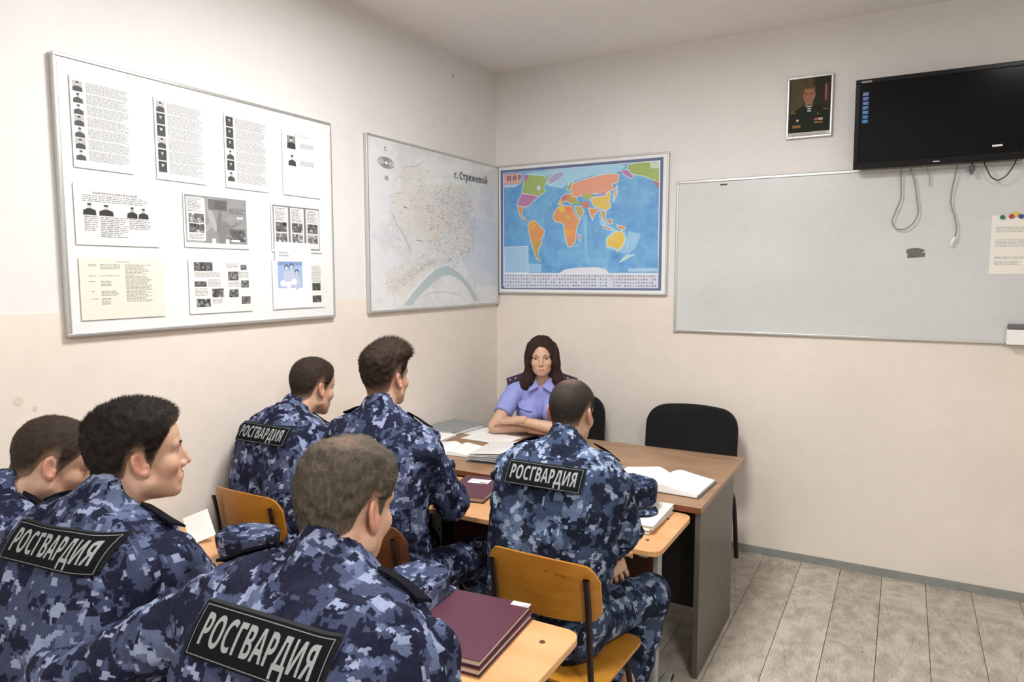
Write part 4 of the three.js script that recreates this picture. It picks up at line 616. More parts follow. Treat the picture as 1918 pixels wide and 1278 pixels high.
function surfaceNets(f, lo, hi, h) {
  const n = [0, 1, 2].map(i => Math.ceil((hi[i] - lo[i]) / h) + 1), [nx, ny, nz] = n, sx = 1, sy = nx, sz = nx * ny, g = new Float32Array(nx * ny * nz), B = 4, lim = B * h * 1.5;
  for (let k = 0; k < nz; k += B) for (let j = 0; j < ny; j += B) for (let i = 0; i < nx; i += B) {
    const c = f(lo[0] + (i + 1.5) * h, lo[1] + (j + 1.5) * h, lo[2] + (k + 1.5) * h), far = Math.abs(c) > lim;
    for (let c2 = k; c2 < Math.min(k + B, nz); c2++) for (let b2 = j; b2 < Math.min(j + B, ny); b2++) for (let a2 = i; a2 < Math.min(i + B, nx); a2++) g[a2 + b2 * sy + c2 * sz] = far ? c : f(lo[0] + a2 * h, lo[1] + b2 * h, lo[2] + c2 * h);
  }
  const vid = new Int32Array(nx * ny * nz).fill(-1), pos = [], idx = []; const off = [0, sx, sy, sx + sy, sz, sz + sx, sz + sy, sz + sx + sy], E = [[0, 1], [2, 3], [4, 5], [6, 7], [0, 2], [1, 3], [4, 6], [5, 7], [0, 4], [1, 5], [2, 6], [3, 7]];
  for (let k = 0; k < nz - 1; k++) for (let j = 0; j < ny - 1; j++) for (let i = 0; i < nx - 1; i++) {
    const o = i + j * sy + k * sz; let m = 0; for (let c = 0; c < 8; c++) if (g[o + off[c]] < 0) m |= 1 << c; if (m === 0 || m === 255) continue;
    let x = 0, y = 0, z = 0, q = 0; for (const [a, b] of E) { const A = g[o + off[a]], Bv = g[o + off[b]]; if ((A < 0) === (Bv < 0)) continue; const t = A / (A - Bv); x += (a & 1) + ((b & 1) - (a & 1)) * t; y += (a >> 1 & 1) + ((b >> 1 & 1) - (a >> 1 & 1)) * t; z += (a >> 2) + ((b >> 2) - (a >> 2)) * t; q++; }
    vid[o] = pos.length / 3; pos.push(lo[0] + (i + x / q) * h, lo[1] + (j + y / q) * h, lo[2] + (k + z / q) * h);
  }
  const quad = (a, b, c, d, flip) => { if (a < 0 || b < 0 || c < 0 || d < 0) return; flip ? idx.push(a, c, b, a, d, c) : idx.push(a, b, c, a, c, d); };
  for (let k = 1; k < nz - 1; k++) for (let j = 1; j < ny - 1; j++) for (let i = 1; i < nx - 1; i++) {
    const o = i + j * sy + k * sz, s = g[o] < 0;
    if (s !== (g[o + sx] < 0)) quad(vid[o - sy - sz], vid[o - sz], vid[o], vid[o - sy], !s);
    if (s !== (g[o + sy] < 0)) quad(vid[o - sx - sz], vid[o - sx], vid[o], vid[o - sz], !s);
    if (s !== (g[o + sz] < 0)) quad(vid[o - sx - sy], vid[o - sy], vid[o], vid[o - sx], !s);
  }
  const geo = new THREE.BufferGeometry(); geo.setAttribute('position', new THREE.Float32BufferAttribute(pos, 3)); geo.setIndex(idx); geo.computeVertexNormals(); return geo;
}
function paintVerts(geo, fn) { const p = geo.attributes.position, c = new Float32Array(p.count * 3), o = [0, 0, 0]; for (let i = 0; i < p.count; i++) { fn(p.getX(i), p.getY(i), p.getZ(i), o); c[i * 3] = o[0]; c[i * 3 + 1] = o[1]; c[i * 3 + 2] = o[2]; } geo.setAttribute('color', new THREE.BufferAttribute(c, 3)); return geo; }
function joinColored(list) { return mergeGeometries(list.map(g => { const q = g.index ? g.toNonIndexed() : g; for (const k of Object.keys(q.attributes)) if (!['position', 'normal', 'color'].includes(k)) q.deleteAttribute(k); return q; })); }
// texture coordinates of cloth: planar by smoothed direction, so that the camouflage keeps its size
function clothUV(geo, tile, ou, ov) {
  const p = geo.attributes.position, nn = geo.attributes.normal, ix = geo.index.array, n = ix.length, P = new Float32Array(n * 3), Q = new Float32Array(n * 3), U = new Float32Array(n * 2);
  for (let t = 0; t < n; t += 3) { let X = 0, Y = 0, Z = 0; for (let k = 0; k < 3; k++) { const i = ix[t + k]; X += nn.getX(i); Y += nn.getY(i); Z += nn.getZ(i); } X = Math.abs(X); Y = Math.abs(Y) * 0.8; Z = Math.abs(Z) * 1.15;
    for (let k = 0; k < 3; k++) { const i = ix[t + k], q = t + k, x = p.getX(i), y = p.getY(i), z = p.getZ(i); P[q * 3] = x; P[q * 3 + 1] = y; P[q * 3 + 2] = z; Q[q * 3] = nn.getX(i); Q[q * 3 + 1] = nn.getY(i); Q[q * 3 + 2] = nn.getZ(i);
      let u, v; if (Z >= X && Z >= Y) { u = x; v = y; } else if (X >= Y) { u = z + 0.37; v = y + 0.21; } else { u = x + 0.11; v = z + 0.53; } U[q * 2] = u / tile + ou; U[q * 2 + 1] = v / tile + ov; } }
  const g = new THREE.BufferGeometry(); g.setAttribute('position', new THREE.BufferAttribute(P, 3)); g.setAttribute('normal', new THREE.BufferAttribute(Q, 3)); g.setAttribute('uv', new THREE.BufferAttribute(U, 2)); return g;
}
// digital camouflage: 256 x 256 cells, 4 pixels each
function camoTex(cols, seed) {
  const S = 256, a = pnoise(34, 34, seed), b = pnoise(72, 72, seed + 1), c = pnoise(128, 128, seed + 2), d = pnoise(26, 26, seed + 3), e = pnoise(60, 60, seed + 4), cell = new Uint8Array(S * S), r = rng(seed + 9);
  for (let y = 0; y < S; y++) for (let x = 0; x < S; x++) { const u = x / S, v = y / S; const n1 = 0.5 * a(u * 34, v * 34) + 0.3 * b(u * 72, v * 72) + 0.2 * c(u * 128, v * 128), n2 = 0.5 * d(u * 26, v * 26) + 0.32 * e(u * 60, v * 60) + 0.18 * c(u * 128 + 40, v * 128 + 9), n3 = 0.6 * b(u * 72 + 17, v * 72 + 30) + 0.4 * c(u * 128 + 70, v * 128 + 50);
    let k = 1; if (n2 > 0.555) k = 2; if (n3 > 0.66 || (n2 > 0.5 && n3 > 0.6)) k = 3; if (n1 > 0.515) k = 0; if (n1 > 0.515 && n3 < 0.33) k = 1; cell[y * S + x] = k; }
  const t2 = pnoise(512, 512, seed + 12);
  return dataTex(1024, 1024, (x, y) => { const k = cols[cell[(y >> 2) * S + (x >> 2)]], w = (t2(x / 2, y / 2) - 0.5) * 12; return [clamp(k[0] + w, 0, 255), clamp(k[1] + w, 0, 255), clamp(k[2] + w, 0, 255)]; });
}
const CAMO_TILE = 1.45;
const weaveBump = dataTex(256, 256, (x, y) => { const v = 128 + 60 * Math.sin(x * Math.PI / 2) * Math.sin(y * Math.PI / 2); return [v, v, v]; }, false); weaveBump.repeat.set(10, 10);
const camoA = phys({ specularIntensity: 0.25, map: camoTex([[28, 31, 50], [61, 68, 93], [87, 97, 125], [133, 142, 168]], 1001), roughness: 0.85 });
const camoB = phys({ specularIntensity: 0.25, map: camoTex([[26, 32, 48], [55, 68, 93], [84, 99, 124], [136, 148, 170]], 1041), roughness: 0.85 });
M.boot = std({ color: 0x121214, roughness: 0.45 });
M.strap = phys({ color: 0x11131b, roughness: 0.9, specularIntensity: 0.2 });
const patchTex = canvasTex(1120, 340, (g, W, H) => {
  g.fillStyle = '#0d0f11'; g.fillRect(0, 0, W, H); const r = rng(1101); for (let i = 0; i < 9000; i++) { g.fillStyle = `rgba(${r() < 0.5 ? '34,37,39' : '4,5,6'},0.3)`; g.fillRect(r() * W, r() * H, 3, 1); }
  g.strokeStyle = '#767b7d'; g.lineWidth = 6; g.strokeRect(20, 18, W - 40, H - 36);
  g.fillStyle = '#8d9090'; g.font = 'bold 300px sans-serif'; g.textAlign = 'left'; const s = 'РОСГВАРДИЯ', tw = g.measureText(s).width; g.save(); g.translate(66, 254); g.scale((W - 132) / tw, 0.92); g.fillText(s, 0, 0); g.restore();
});
M.patch = phys({ map: patchTex, roughness: 0.9, specularIntensity: 0.25 });
M.patchEdge = std({ color: 0x0d0f11, roughness: 0.9 });
M.skin = std({ vertexColors: true, roughness: 0.5 });
M.hair = phys({ vertexColors: true, roughness: 0.72, specularIntensity: 0.35 });
M.eye = std({ vertexColors: true, roughness: 0.3 });

// head field in its own frame: face towards +z, eyes at y = 0, chin at y = -0.115, crown at y = 0.12
function headField(o) {
  const fem = o.female ? 1 : 0, jw = fem ? 0.95 : 1.0, nb = o.neckBase, nr = o.neckR || 0.058, fat = o.fat || 0;
  return (x, y, z) => {
    const ax = Math.abs(x);
    let d = ell(ax, y - 0.032, z + 0.012, 0.0755, 0.088, 0.1);
    d = smin(d, ell(ax, y - 0.045, z - 0.03, 0.062, 0.055, 0.056), 0.02);
    d = smin(d, ell(ax, y + 0.042, z - 0.028, 0.0595 * (fem ? 1.03 : 1) + fat * 0.4, 0.074, 0.059), 0.025);
    d = smin(d, cap(ax, y, z, 0.051 * jw + fat, -0.062, -0.002, 0.021, 0.012, fem ? -0.093 : -0.0995, 0.066, 0.0165), 0.022);
    d = smin(d, sph(ax - 0.044, y + 0.027, z - 0.054, 0.02), 0.02);
    d = smin(d, sph(ax, y + (fem ? 0.093 : 0.1), z - 0.074, 0.0145), 0.018);
    d = smin(d, cap(ax, y, z, 0.012, 0.02, 0.0855, 0.0085, 0.045, 0.021, 0.066, 0.009), 0.014);
    if (z > 0.03) {
      d = smax(d, -sph(ax - 0.032, y - 0.001, z - 0.0955, 0.0135), 0.012);
      let lid = sph(ax - 0.0315, y - 0.001, z - 0.0665, 0.0145); const sl = Math.max(Math.hypot((ax - 0.0315) / 0.0135, (y + 0.0005) / (o.lid || 0.0048)) - 1, -1) * 0.005; lid = smax(lid, -Math.max(sl, 0.07 - z), 0.0012); d = smin(d, lid, 0.004);
      d = smin(d, cap(ax, y, z, 0, 0.012, 0.0865, fem ? 0.0062 : 0.0075, 0, fem ? -0.031 : -0.034, fem ? 0.1045 : 0.1085, fem ? 0.0082 : 0.0098), 0.011);
      d = smin(d, cap(ax, y, z, 0, 0.006, 0.077, fem ? 0.0085 : 0.01, 0, -0.036, 0.089, fem ? 0.0105 : 0.0125), 0.012);
      d = smin(d, sph(ax - (fem ? 0.0098 : 0.0112), y + (fem ? 0.036 : 0.0395), z - 0.0945, fem ? 0.0072 : 0.0083), 0.006);
      d = smin(d, ell(ax, y + 0.07, z - 0.077, 0.027, 0.022, 0.0175), 0.012);
      d = smin(d, cap(ax, y, z, 0, -0.0635, 0.0945, 0.0046, 0.019, -0.067, 0.085, 0.0028), 0.004);
      d = smin(d, cap(ax, y, z, 0, -0.0745, 0.0935, 0.0053, 0.016, -0.072, 0.086, 0.003), 0.004);
      d = smax(d, -cap(ax, y, z, 0, -0.0688, 0.101, 0.0022, 0.023, -0.0695, 0.09, 0.0015), 0.003);
    }
    if (ax > 0.055) { // ear
      const zz = z + 0.017 + 0.3 * (y + 0.008), ox = ax - 0.0785 - 0.35 * (-zz - 0.0) * 0.9; let e = ell(ox, y + 0.008 + (y < -0.02 ? 0.002 : 0), zz, 0.0092, 0.0325, 0.0195); e = smax(e, -ell(ox - 0.0135, y + 0.005, zz - 0.001, 0.0145, 0.0255, 0.0155), 0.0025); e = smin(e, cap(ox, y, zz, 0.001, 0.012, -0.006, 0.0032, 0.0005, -0.02, -0.007, 0.0034), 0.003); e = smin(e, sph(ox - 0.001, y + 0.013, zz - 0.0135, 0.0055), 0.004); d = smin(d, e, 0.006);
    }
    if (nb) d = smin(d, cap(x, y, z, 0, -0.045, -0.028, nr * 0.94, nb.x, nb.y, nb.z, nr * 1.04), 0.03);
    return d;
  };
}
// height of the hair line around the head, by angle from the face
const HL = [[0, 0.072], [25, 0.074], [42, 0.066], [55, 0.036], [66, 0.006], [74, -0.022], [82, -0.022], [88, 0.022], [100, 0.026], [114, 0.006], [126, -0.04], [150, -0.064], [180, -0.07]];
function hairline(x, z, shift = 0) { const a = Math.atan2(Math.abs(x), z + 0.012) * 180 / Math.PI; for (let i = 1; i < HL.length; i++) if (a <= HL[i][0]) { const t = (a - HL[i - 1][0]) / (HL[i][0] - HL[i - 1][0]); return mix(HL[i - 1][1], HL[i][1], t) + (a < 50 ? shift : 0); } return -0.07; }
function hairThickness(o, x, y, z) { // metres of hair over the scalp
  const t = sstep(0.02, 0.1, y + (z > 0 ? z * 0.15 : 0)), edge = sstep(0, o.fade || 0.03, y - hairline(x, z, o.recede || 0)); let th = mix(o.side, o.top, t) * (0.25 + 0.75 * edge);
  if (o.quiff) th += o.quiff * sstep(0.06, 0.11, y) * sstep(-0.06, 0.05, z);
  if (o.crown) { const q = Math.hypot(x / 0.055, (z + 0.045) / 0.055, (y - 0.115) / 0.06); th *= mix(o.crown, 1, sstep(0.25, 1, q)); }
  return Math.max(th, 0.0012);
}
function frameOf(pos, fwd, upHint) { const f = fwd.clone().normalize(), l = new THREE.Vector3().crossVectors(upHint, f).normalize(), u = new THREE.Vector3().crossVectors(f, l); return new THREE.Matrix4().makeBasis(l, u, f).setPosition(pos); }
function headMatrix(o) { // yaw from -z towards the left, then nod and tilt
  const e = new THREE.Euler(-(o.nod || 0), Math.PI + (o.yaw || 0), o.tilt || 0, 'YXZ'); return new THREE.Matrix4().compose(o.at, new THREE.Quaternion().setFromEuler(e), V(o.size || 1, o.size || 1, o.size || 1)); }
function buildHead(person, o) { // returns the skin geometry in person space; adds eyes, brows and hair
  const Mh = headMatrix(o), inv = Mh.clone().invert(), nb = o.neck.clone().applyMatrix4(inv); const F = headField({ ...o, neckBase: nb });
  const lo = [-0.1, Math.min(-0.14, nb.y - 0.03), Math.min(-0.13, nb.z - 0.08)], hi = [0.1, 0.14, 0.135]; lo[0] = Math.min(lo[0], nb.x - 0.08); hi[0] = Math.max(hi[0], nb.x + 0.08);
  const g = surfaceNets(F, lo, hi, o.cell || 0.003); const b = o.skin || [0.56, 0.34, 0.235], hc = o.hairColor;
  paintVerts(g, (x, y, z, c) => {
    const m = 1 + 0.1 * N3(x * 60, y * 60, z * 60) + 0.06 * N3(x * 220, y * 220, z * 220); let r = b[0] * m, gg = b[1] * m, bb = b[2] * m; const ax = Math.abs(x);
    const ear = sstep(0.071, 0.082, ax) * sstep(-0.05, -0.03, y) * 0.22; gg *= 1 - ear; bb *= 1 - ear;
    const cheek = Math.exp(-((ax - 0.045) ** 2 + (y + 0.035) ** 2) / 0.0005) * 0.12 * (z > 0 ? 1 : 0); gg *= 1 - cheek; bb *= 1 - cheek;
    if (z > 0.07) { const lip = Math.exp(-(((y + 0.069) / 0.007) ** 4)) * sstep(0.021, 0.015, ax) * sstep(0.084, 0.09, z); r = mix(r, o.female ? 0.36 : 0.44, lip * 0.8); gg = mix(gg, o.female ? 0.12 : 0.19, lip * 0.8); bb = mix(bb, o.female ? 0.095 : 0.13, lip * 0.8); }
    if (o.stubble && y < -0.045 && z > -0.01) { const s = o.stubble * sstep(-0.04, -0.06, y) * (0.7 + 0.5 * N3(x * 400, y * 400, z * 400)); r = mix(r, 0.2, s); gg = mix(gg, 0.16, s); bb = mix(bb, 0.14, s); }
    if (!o.female) { const hl = hairline(x, z, o.recede || 0), k = sstep(hl - 0.012, hl + 0.006, y) * (ax > 0.079 && y < 0.02 ? 0 : 1) * 0.75; r = mix(r, hc[0], k); gg = mix(gg, hc[1], k); bb = mix(bb, hc[2], k); }
    c[0] = r; c[1] = gg; c[2] = bb;
  });
  g.applyMatrix4(Mh);
  for (const s of [-1, 1]) {
    const e = new THREE.SphereGeometry(0.0132, 24, 18); paintVerts(e, (x, y, z, c) => { const q = Math.hypot(x - (o.gaze || 0) * 0.004, y + 0.001) / 0.0132; const i = z > 0; if (i && q < 0.2) { c[0] = c[1] = c[2] = 0.01; } else if (i && q < 0.46) { const k = o.iris || [0.1, 0.07, 0.045]; c[0] = k[0]; c[1] = k[1]; c[2] = k[2]; } else { c[0] = 0.33; c[1] = 0.3; c[2] = 0.28; } });
    e.translate(s * 0.0315, 0.001, 0.0665); e.applyMatrix4(Mh); part('eye', e, M.eye, person);
    const br = []; for (let k = 0; k <= 6; k++) { const t = k / 6; br.push([s * (0.014 + 0.034 * t), o.female ? 0.0215 + 0.0035 * Math.sin(t * Math.PI * 0.8) - 0.004 * t * t : 0.0195 + 0.0045 * Math.sin(t * 2.4) - (t > 0.75 ? 0.004 * (t - 0.75) * 4 : 0), 0.0932 - 0.017 * t * t - 0.004 * t]); }
    const bg = tube(br, o.female ? 0.002 : 0.0026, 14, 6); paintVerts(bg, (x, y, z, c) => { c[0] = hc[0] * 0.9; c[1] = hc[1] * 0.9; c[2] = hc[2] * 0.9; }); bg.applyMatrix4(Mh); part('eyebrow', bg, M.hair, person);
    { const ls = []; for (let k = 0; k <= 6; k++) { const t = k / 6 * 2 - 1; ls.push([s * 0.0315 + t * 0.0132, 0.0012 + (o.lid || 0.0048) * Math.sqrt(Math.max(0, 1 - t * t)) * 0.95, 0.0665 + Math.sqrt(Math.max(0.00002, 0.0148 ** 2 - (t * 0.0132) ** 2 - 0.00002))]); } const lg = tube(ls, o.female ? 0.0016 : 0.0009, 14, 5); paintVerts(lg, (x, y, z, c) => { c[0] = 0.012; c[1] = 0.009; c[2] = 0.008; }); lg.applyMatrix4(Mh); part('eyelashes', lg, M.hair, person); }
  }
  if (!o.female) {
    const H = (x, y, z) => { const base = F(x, y, z); const th = hairThickness(o, x, y, z); const lump = (o.lump || 0.002) * N3(x * 45, y * 45, z * 45) + (o.lump || 0.002) * 0.6 * N3(x * 110, y * 60, z * 110); let d = base - th - lump * Math.min(1, th / 0.006); d = smax(d, hairline(x, z, o.recede || 0) - y, 0.006); return Math.abs(x) > 0.074 && y < 0.024 && z < 0.02 && z > -0.05 ? Math.max(d, 0.003) : d; };
    const hg = surfaceNets(H, [-0.115, -0.085, -0.15], [0.115, 0.175, 0.13], 0.0035);
    const grey = o.grey || 0; const colAt = (x, y, z, c, k) => { const m = o.vary ? 1 + o.vary * (k - 0.5) : 0.85 + 0.45 * k; let r = hc[0] * m, q = hc[1] * m, b2 = hc[2] * m; if (o.crown) { const w = (o.bare ?? 0.3) * (1 - sstep(0.2, 1.0, Math.hypot(x / 0.055, (z + 0.045) / 0.055, (y - 0.115) / 0.06))); r = mix(r, b[0] * 0.72, w); q = mix(q, b[1] * 0.72, w); b2 = mix(b2, b[2] * 0.72, w); } if (k < grey) { r = mix(r, 0.2, 0.4); q = mix(q, 0.175, 0.4); b2 = mix(b2, 0.145, 0.4); } const low = sstep(o.fade || 0.03, 0, y - hairline(x, z, o.recede || 0)) * 0.45; r = mix(r, b[0] * 0.8, low); q = mix(q, b[1] * 0.8, low); b2 = mix(b2, b[2] * 0.8, low); c[0] = r; c[1] = q; c[2] = b2; };
    paintVerts(hg, (x, y, z, c) => colAt(x, y, z, c, clamp(0.45 + 0.7 * N3(x * 170, y * 38, z * 170) + 0.3 * N3(x * 30, y * 30, z * 30), grey + 0.001, 1)));
    // short strands standing out of the shell
    const ix = hg.index.array, P = hg.attributes.position, NN = hg.attributes.normal, nt = ix.length / 3, R = rng(o.seed || 5), cnt = o.strands || 9000, sp = [], sc = [], sn = [], A = V(), N = V(), D = V(), S1 = V(), S2 = V(), col = [0, 0, 0];
    for (let q = 0; q < cnt; q++) { const t = Math.floor(R() * nt) * 3, u = R(), v = R() * (1 - u); A.set(0, 0, 0); N.set(0, 0, 0);[1 - u - v, u, v].forEach((w, k) => { const i = ix[t + k]; A.x += P.getX(i) * w; A.y += P.getY(i) * w; A.z += P.getZ(i) * w; N.x += NN.getX(i) * w; N.y += NN.getY(i) * w; N.z += NN.getZ(i) * w; });
      if (F(A.x, A.y, A.z) < 0.0008) continue; const th = hairThickness(o, A.x, A.y, A.z), L = Math.min(0.022, 0.35 * th + 0.002) * (0.6 + 0.8 * R());
      const cx = A.x, cz = A.z + 0.045; D.set(N.x * 0.9 + (R() - 0.5) * 0.7, N.y * 0.9 + (A.y > 0.07 ? 0.1 : -0.7) + (R() - 0.5) * 0.5, N.z * 0.9 + (A.y > 0.06 ? (o.sweep || 0.4) : 0) + (R() - 0.5) * 0.6).normalize();
      S1.crossVectors(D, N).normalize(); if (S1.lengthSq() < 0.5) continue; S2.crossVectors(D, S1); const w = 0.00035 + 0.0003 * R(), k = R(); colAt(A.x, A.y, A.z, col, k); A.addScaledVector(N, -0.001);
      const b0 = [A.x + S1.x * w, A.y + S1.y * w, A.z + S1.z * w], b1 = [A.x - S1.x * w * 0.5 + S2.x * w, A.y - S1.y * w * 0.5 + S2.y * w, A.z - S1.z * w * 0.5 + S2.z * w], b2 = [A.x - S1.x * w * 0.5 - S2.x * w, A.y - S1.y * w * 0.5 - S2.y * w, A.z - S1.z * w * 0.5 - S2.z * w], tp = [A.x + D.x * L, A.y + D.y * L, A.z + D.z * L];
      for (const [p0, p1] of [[b0, b1], [b1, b2], [b2, b0]]) { sp.push(...p0, ...p1, ...tp); for (let z = 0; z < 3; z++) { sc.push(...col); sn.push(N.x, N.y, N.z); } } }
    const sg = new THREE.BufferGeometry(); sg.setAttribute('position', new THREE.Float32BufferAttribute(sp, 3)); sg.setAttribute('normal', new THREE.Float32BufferAttribute(sn, 3)); sg.setAttribute('color', new THREE.Float32BufferAttribute(sc, 3));
    const all = joinColored([hg, sg]); all.applyMatrix4(Mh); part('hair', all, M.hair, person);
  }
  return g;
}
// hand: wrist at the origin, fingers along +y, back of the hand towards +z
function handGeo(wrist, dir, dorsal, side, curl, skin, cell = 0.004, spread = 0.06, tcurl = 0.3) {
  const Y = dir.clone().normalize(), Z = dorsal.clone().addScaledVector(Y, -dorsal.dot(Y)).normalize(), X = new THREE.Vector3().crossVectors(Y, Z), m = new THREE.Matrix4().makeBasis(X, Y, Z).setPosition(wrist), s = side === 'R' ? -1 : 1;
  const segs = []; [[0.030, 0.070, 0.0088], [0.0105, 0.079, 0.009], [-0.0095, 0.074, 0.0086], [-0.0285, 0.058, 0.0076]].forEach(([bx, L, r], i) => { let p = V(s * bx, 0.086 - Math.abs(i - 1.2) * 0.004, 0), a = curl * 0.7; const sp = s * (1.5 - i) * spread; [0.46, 0.3, 0.24].forEach((f, k) => { const q = V(Math.sin(sp) * L * f * Math.cos(a), Math.cos(a) * L * f, -Math.sin(a) * L * f).add(p); segs.push([p, r * (1 - 0.08 * k), q, r * (0.92 - 0.08 * k)]); p = q; a += curl; }); });
  { let p = V(s * 0.028, 0.022, -0.006); [[0.045, 0.0125, 0.85], [0.034, 0.0105, 0.6], [0.026, 0.0092, 0.35]].forEach(([L, r, an], k) => { const q = V(s * Math.sin(an) * L, Math.cos(an) * L, -Math.sin(tcurl + k * 0.15) * L * 0.8).add(p); segs.push([p, r, q, r * 0.9]); p = q; }); }
  const f = (x, y, z) => { let d = 1; const bx = Math.abs(x) - 0.0285, by = Math.abs(y - 0.046) - 0.036, bz = Math.abs(z) - 0.004; d = Math.sqrt(Math.max(bx, 0) ** 2 + Math.max(by, 0) ** 2 + Math.max(bz, 0) ** 2) + Math.min(Math.max(bx, by, bz), 0) - 0.0115; d = smin(d, cap(x, y, z, 0, -0.04, 0, 0.026, 0, 0.012, 0, 0.024), 0.02); d = smin(d, ell(x - s * 0.024, y - 0.03, z + 0.008, 0.014, 0.028, 0.014), 0.012); for (const [a, ra, b, rb] of segs) d = smin(d, capV(x, y, z, a, ra, b, rb), 0.0045); return d; };
  const g = surfaceNets(f, [-0.09, -0.07, -0.12], [0.09, 0.19, 0.04], cell); paintVerts(g, (x, y, z, c) => { const k = 1 + 0.08 * N3(x * 90, y * 90, z * 90), tip = sstep(0.12, 0.16, y) * 0.08; c[0] = skin[0] * k; c[1] = skin[1] * k * (1 - tip); c[2] = skin[2] * k * (1 - tip); }); g.applyMatrix4(m); return g;
}
const up = V(0, 1, 0);
function torsoBars(o) { // lateral bars along the spine, from seat to shoulders
  const bars = [], L = o.left, back = o.fwd.clone().multiplyScalar(-1); const mid = o.pelvis.clone().lerp(o.neck, 0.55).addScaledVector(back, o.slouch || 0.03);
  const at = (t) => { const a = o.pelvis.clone().lerp(mid, t), b = mid.clone().lerp(o.neck, t); return a.lerp(b, t); };
  for (const [t, w, r] of [[0, 0.088, 0.108], [0.14, 0.088, 0.108], [0.3, 0.085, 0.108], [0.46, 0.09, 0.112], [0.62, 0.1, 0.115], [0.76, 0.108, 0.108], [0.88, 0.1, 0.09]]) { const c = at(t); bars.push([c.clone().addScaledVector(L, w * o.broad), r * o.broad, c.clone().addScaledVector(L, -w * o.broad), r * o.broad]); }
  return bars;
}
function buildSoldier(name, label, o) {
  const W = (p) => V(...p), base = V(o.pelvis[0], 0, o.pelvis[2]), person = thing(name, label, 'person', [base.x, 0, base.z]);
  const J = {}; for (const k of ['pelvis', 'neck', 'head', 'shL', 'shR', 'elL', 'elR', 'wrL', 'wrR', 'knL', 'knR', 'anL', 'anR']) J[k] = W(o[k]).sub(base);
  const ty = o.turn || 0, fwd = V(-Math.sin(ty), 0, -Math.cos(ty)), left = new THREE.Vector3().crossVectors(up, fwd), broad = o.broad || 1;
  const hipL = J.pelvis.clone().addScaledVector(left, 0.09), hipR = J.pelvis.clone().addScaledVector(left, -0.09);
  const bars = torsoBars({ pelvis: J.pelvis, neck: J.neck, left, fwd, slouch: o.slouch, broad });
  const limbs = (gr) => [[J.shL, 0.066 + gr, J.elL, 0.05 + gr], [J.elL, 0.05 + gr, J.wrL, 0.034 + gr * 0.9], [J.shR, 0.066 + gr, J.elR, 0.05 + gr], [J.elR, 0.05 + gr, J.wrR, 0.034 + gr * 0.9]];
  const nb = J.neck, trapL = J.neck.clone().lerp(J.shL, 0.25), trapR = J.neck.clone().lerp(J.shR, 0.25);
  const torso = (x, y, z, gr) => { let d = 1; for (const [a, ra, b, rb] of bars) d = smin(d, capV(x, y, z, a, ra + gr, b, rb + gr), 0.07); d = smin(d, capV(x, y, z, nb, 0.062 + gr, J.shL, 0.062 + gr), 0.05); d = smin(d, capV(x, y, z, nb, 0.062 + gr, J.shR, 0.062 + gr), 0.05); return d; };
  const armsAt = (x, y, z, gr, k) => { let d = 1; const l = limbs(gr); for (const [a, ra, b, rb] of l) d = smin(d, capV(x, y, z, a, ra, b, rb), k); return d; };
  const L0 = limbs(0.016);
  const headPos = J.head, neckDir = headPos.clone().sub(J.neck); 
  // skin: a whole slim body under the clothes, a fine head and hands
  const skin = o.skin || [0.56, 0.34, 0.235], mm = W3Bounds([...Object.values(J)], 0.2);
  const bodyF = (x, y, z) => { let d = torso(x, y, z, -0.016); d = smin(d, armsAt(x, y, z, -0.012, 0.03), 0.03); d = smin(d, capV(x, y, z, hipL, 0.075, J.knL, 0.055), 0.04); d = smin(d, capV(x, y, z, hipR, 0.075, J.knR, 0.055), 0.04); d = smin(d, capV(x, y, z, J.knL, 0.052, J.anL, 0.038), 0.03); d = smin(d, capV(x, y, z, J.knR, 0.052, J.anR, 0.038), 0.03); return smin(d, capV(x, y, z, J.neck, 0.052, headPos.clone(), 0.05), 0.03); };
  const bodyG = surfaceNets(bodyF, mm[0], mm[1], 0.02); paintVerts(bodyG, (x, y, z, c) => { c[0] = skin[0]; c[1] = skin[1]; c[2] = skin[2]; });
  const headG = buildHead(person, { ...o.hd, at: headPos, neck: J.neck.clone().addScaledVector(up, -0.02), skin });
  const dL = J.wrL.clone().sub(J.elL), dR = J.wrR.clone().sub(J.elR), hc = o.handCell || 0.0045;
  const handL = handGeo(J.wrL, o.hdL ? W(o.hdL) : dL, W(o.dorL || [0, 1, 0]), 'L', o.curlL ?? 0.35, skin, hc), handR = handGeo(J.wrR, o.hdR ? W(o.hdR) : dR, W(o.dorR || [0, 1, 0]), 'R', o.curlR ?? 0.35, skin, o.handCellR || hc, o.spreadR ?? 0.06);
  part('body', joinColored([bodyG, headG, handL, handR]), M.skin, person);
  // jacket with folds
  const seed = o.seed || 1, fold = o.fold || 0.0105; const cA = J.neck.clone().addScaledVector(neckDir, -0.05), cB = J.neck.clone().addScaledVector(neckDir, 0.34).addScaledVector(fwd, -0.008), hA = J.neck.clone().addScaledVector(neckDir, 0.05).addScaledVector(fwd, 0.008), hB = J.neck.clone().addScaledVector(neckDir, 0.9).addScaledVector(fwd, 0.02);
  const jacketClean = (x, y, z) => { let d = torso(x, y, z, 0.014 * broad); for (const [a, ra, b, rb] of L0) d = smin(d, capV(x, y, z, a, ra, b, rb), 0.028); d = smin(d, capV(x, y, z, cA, 0.082, cB, 0.074), 0.018); return d; };
  const elJ = [J.elL, J.elR, J.shL, J.shR];
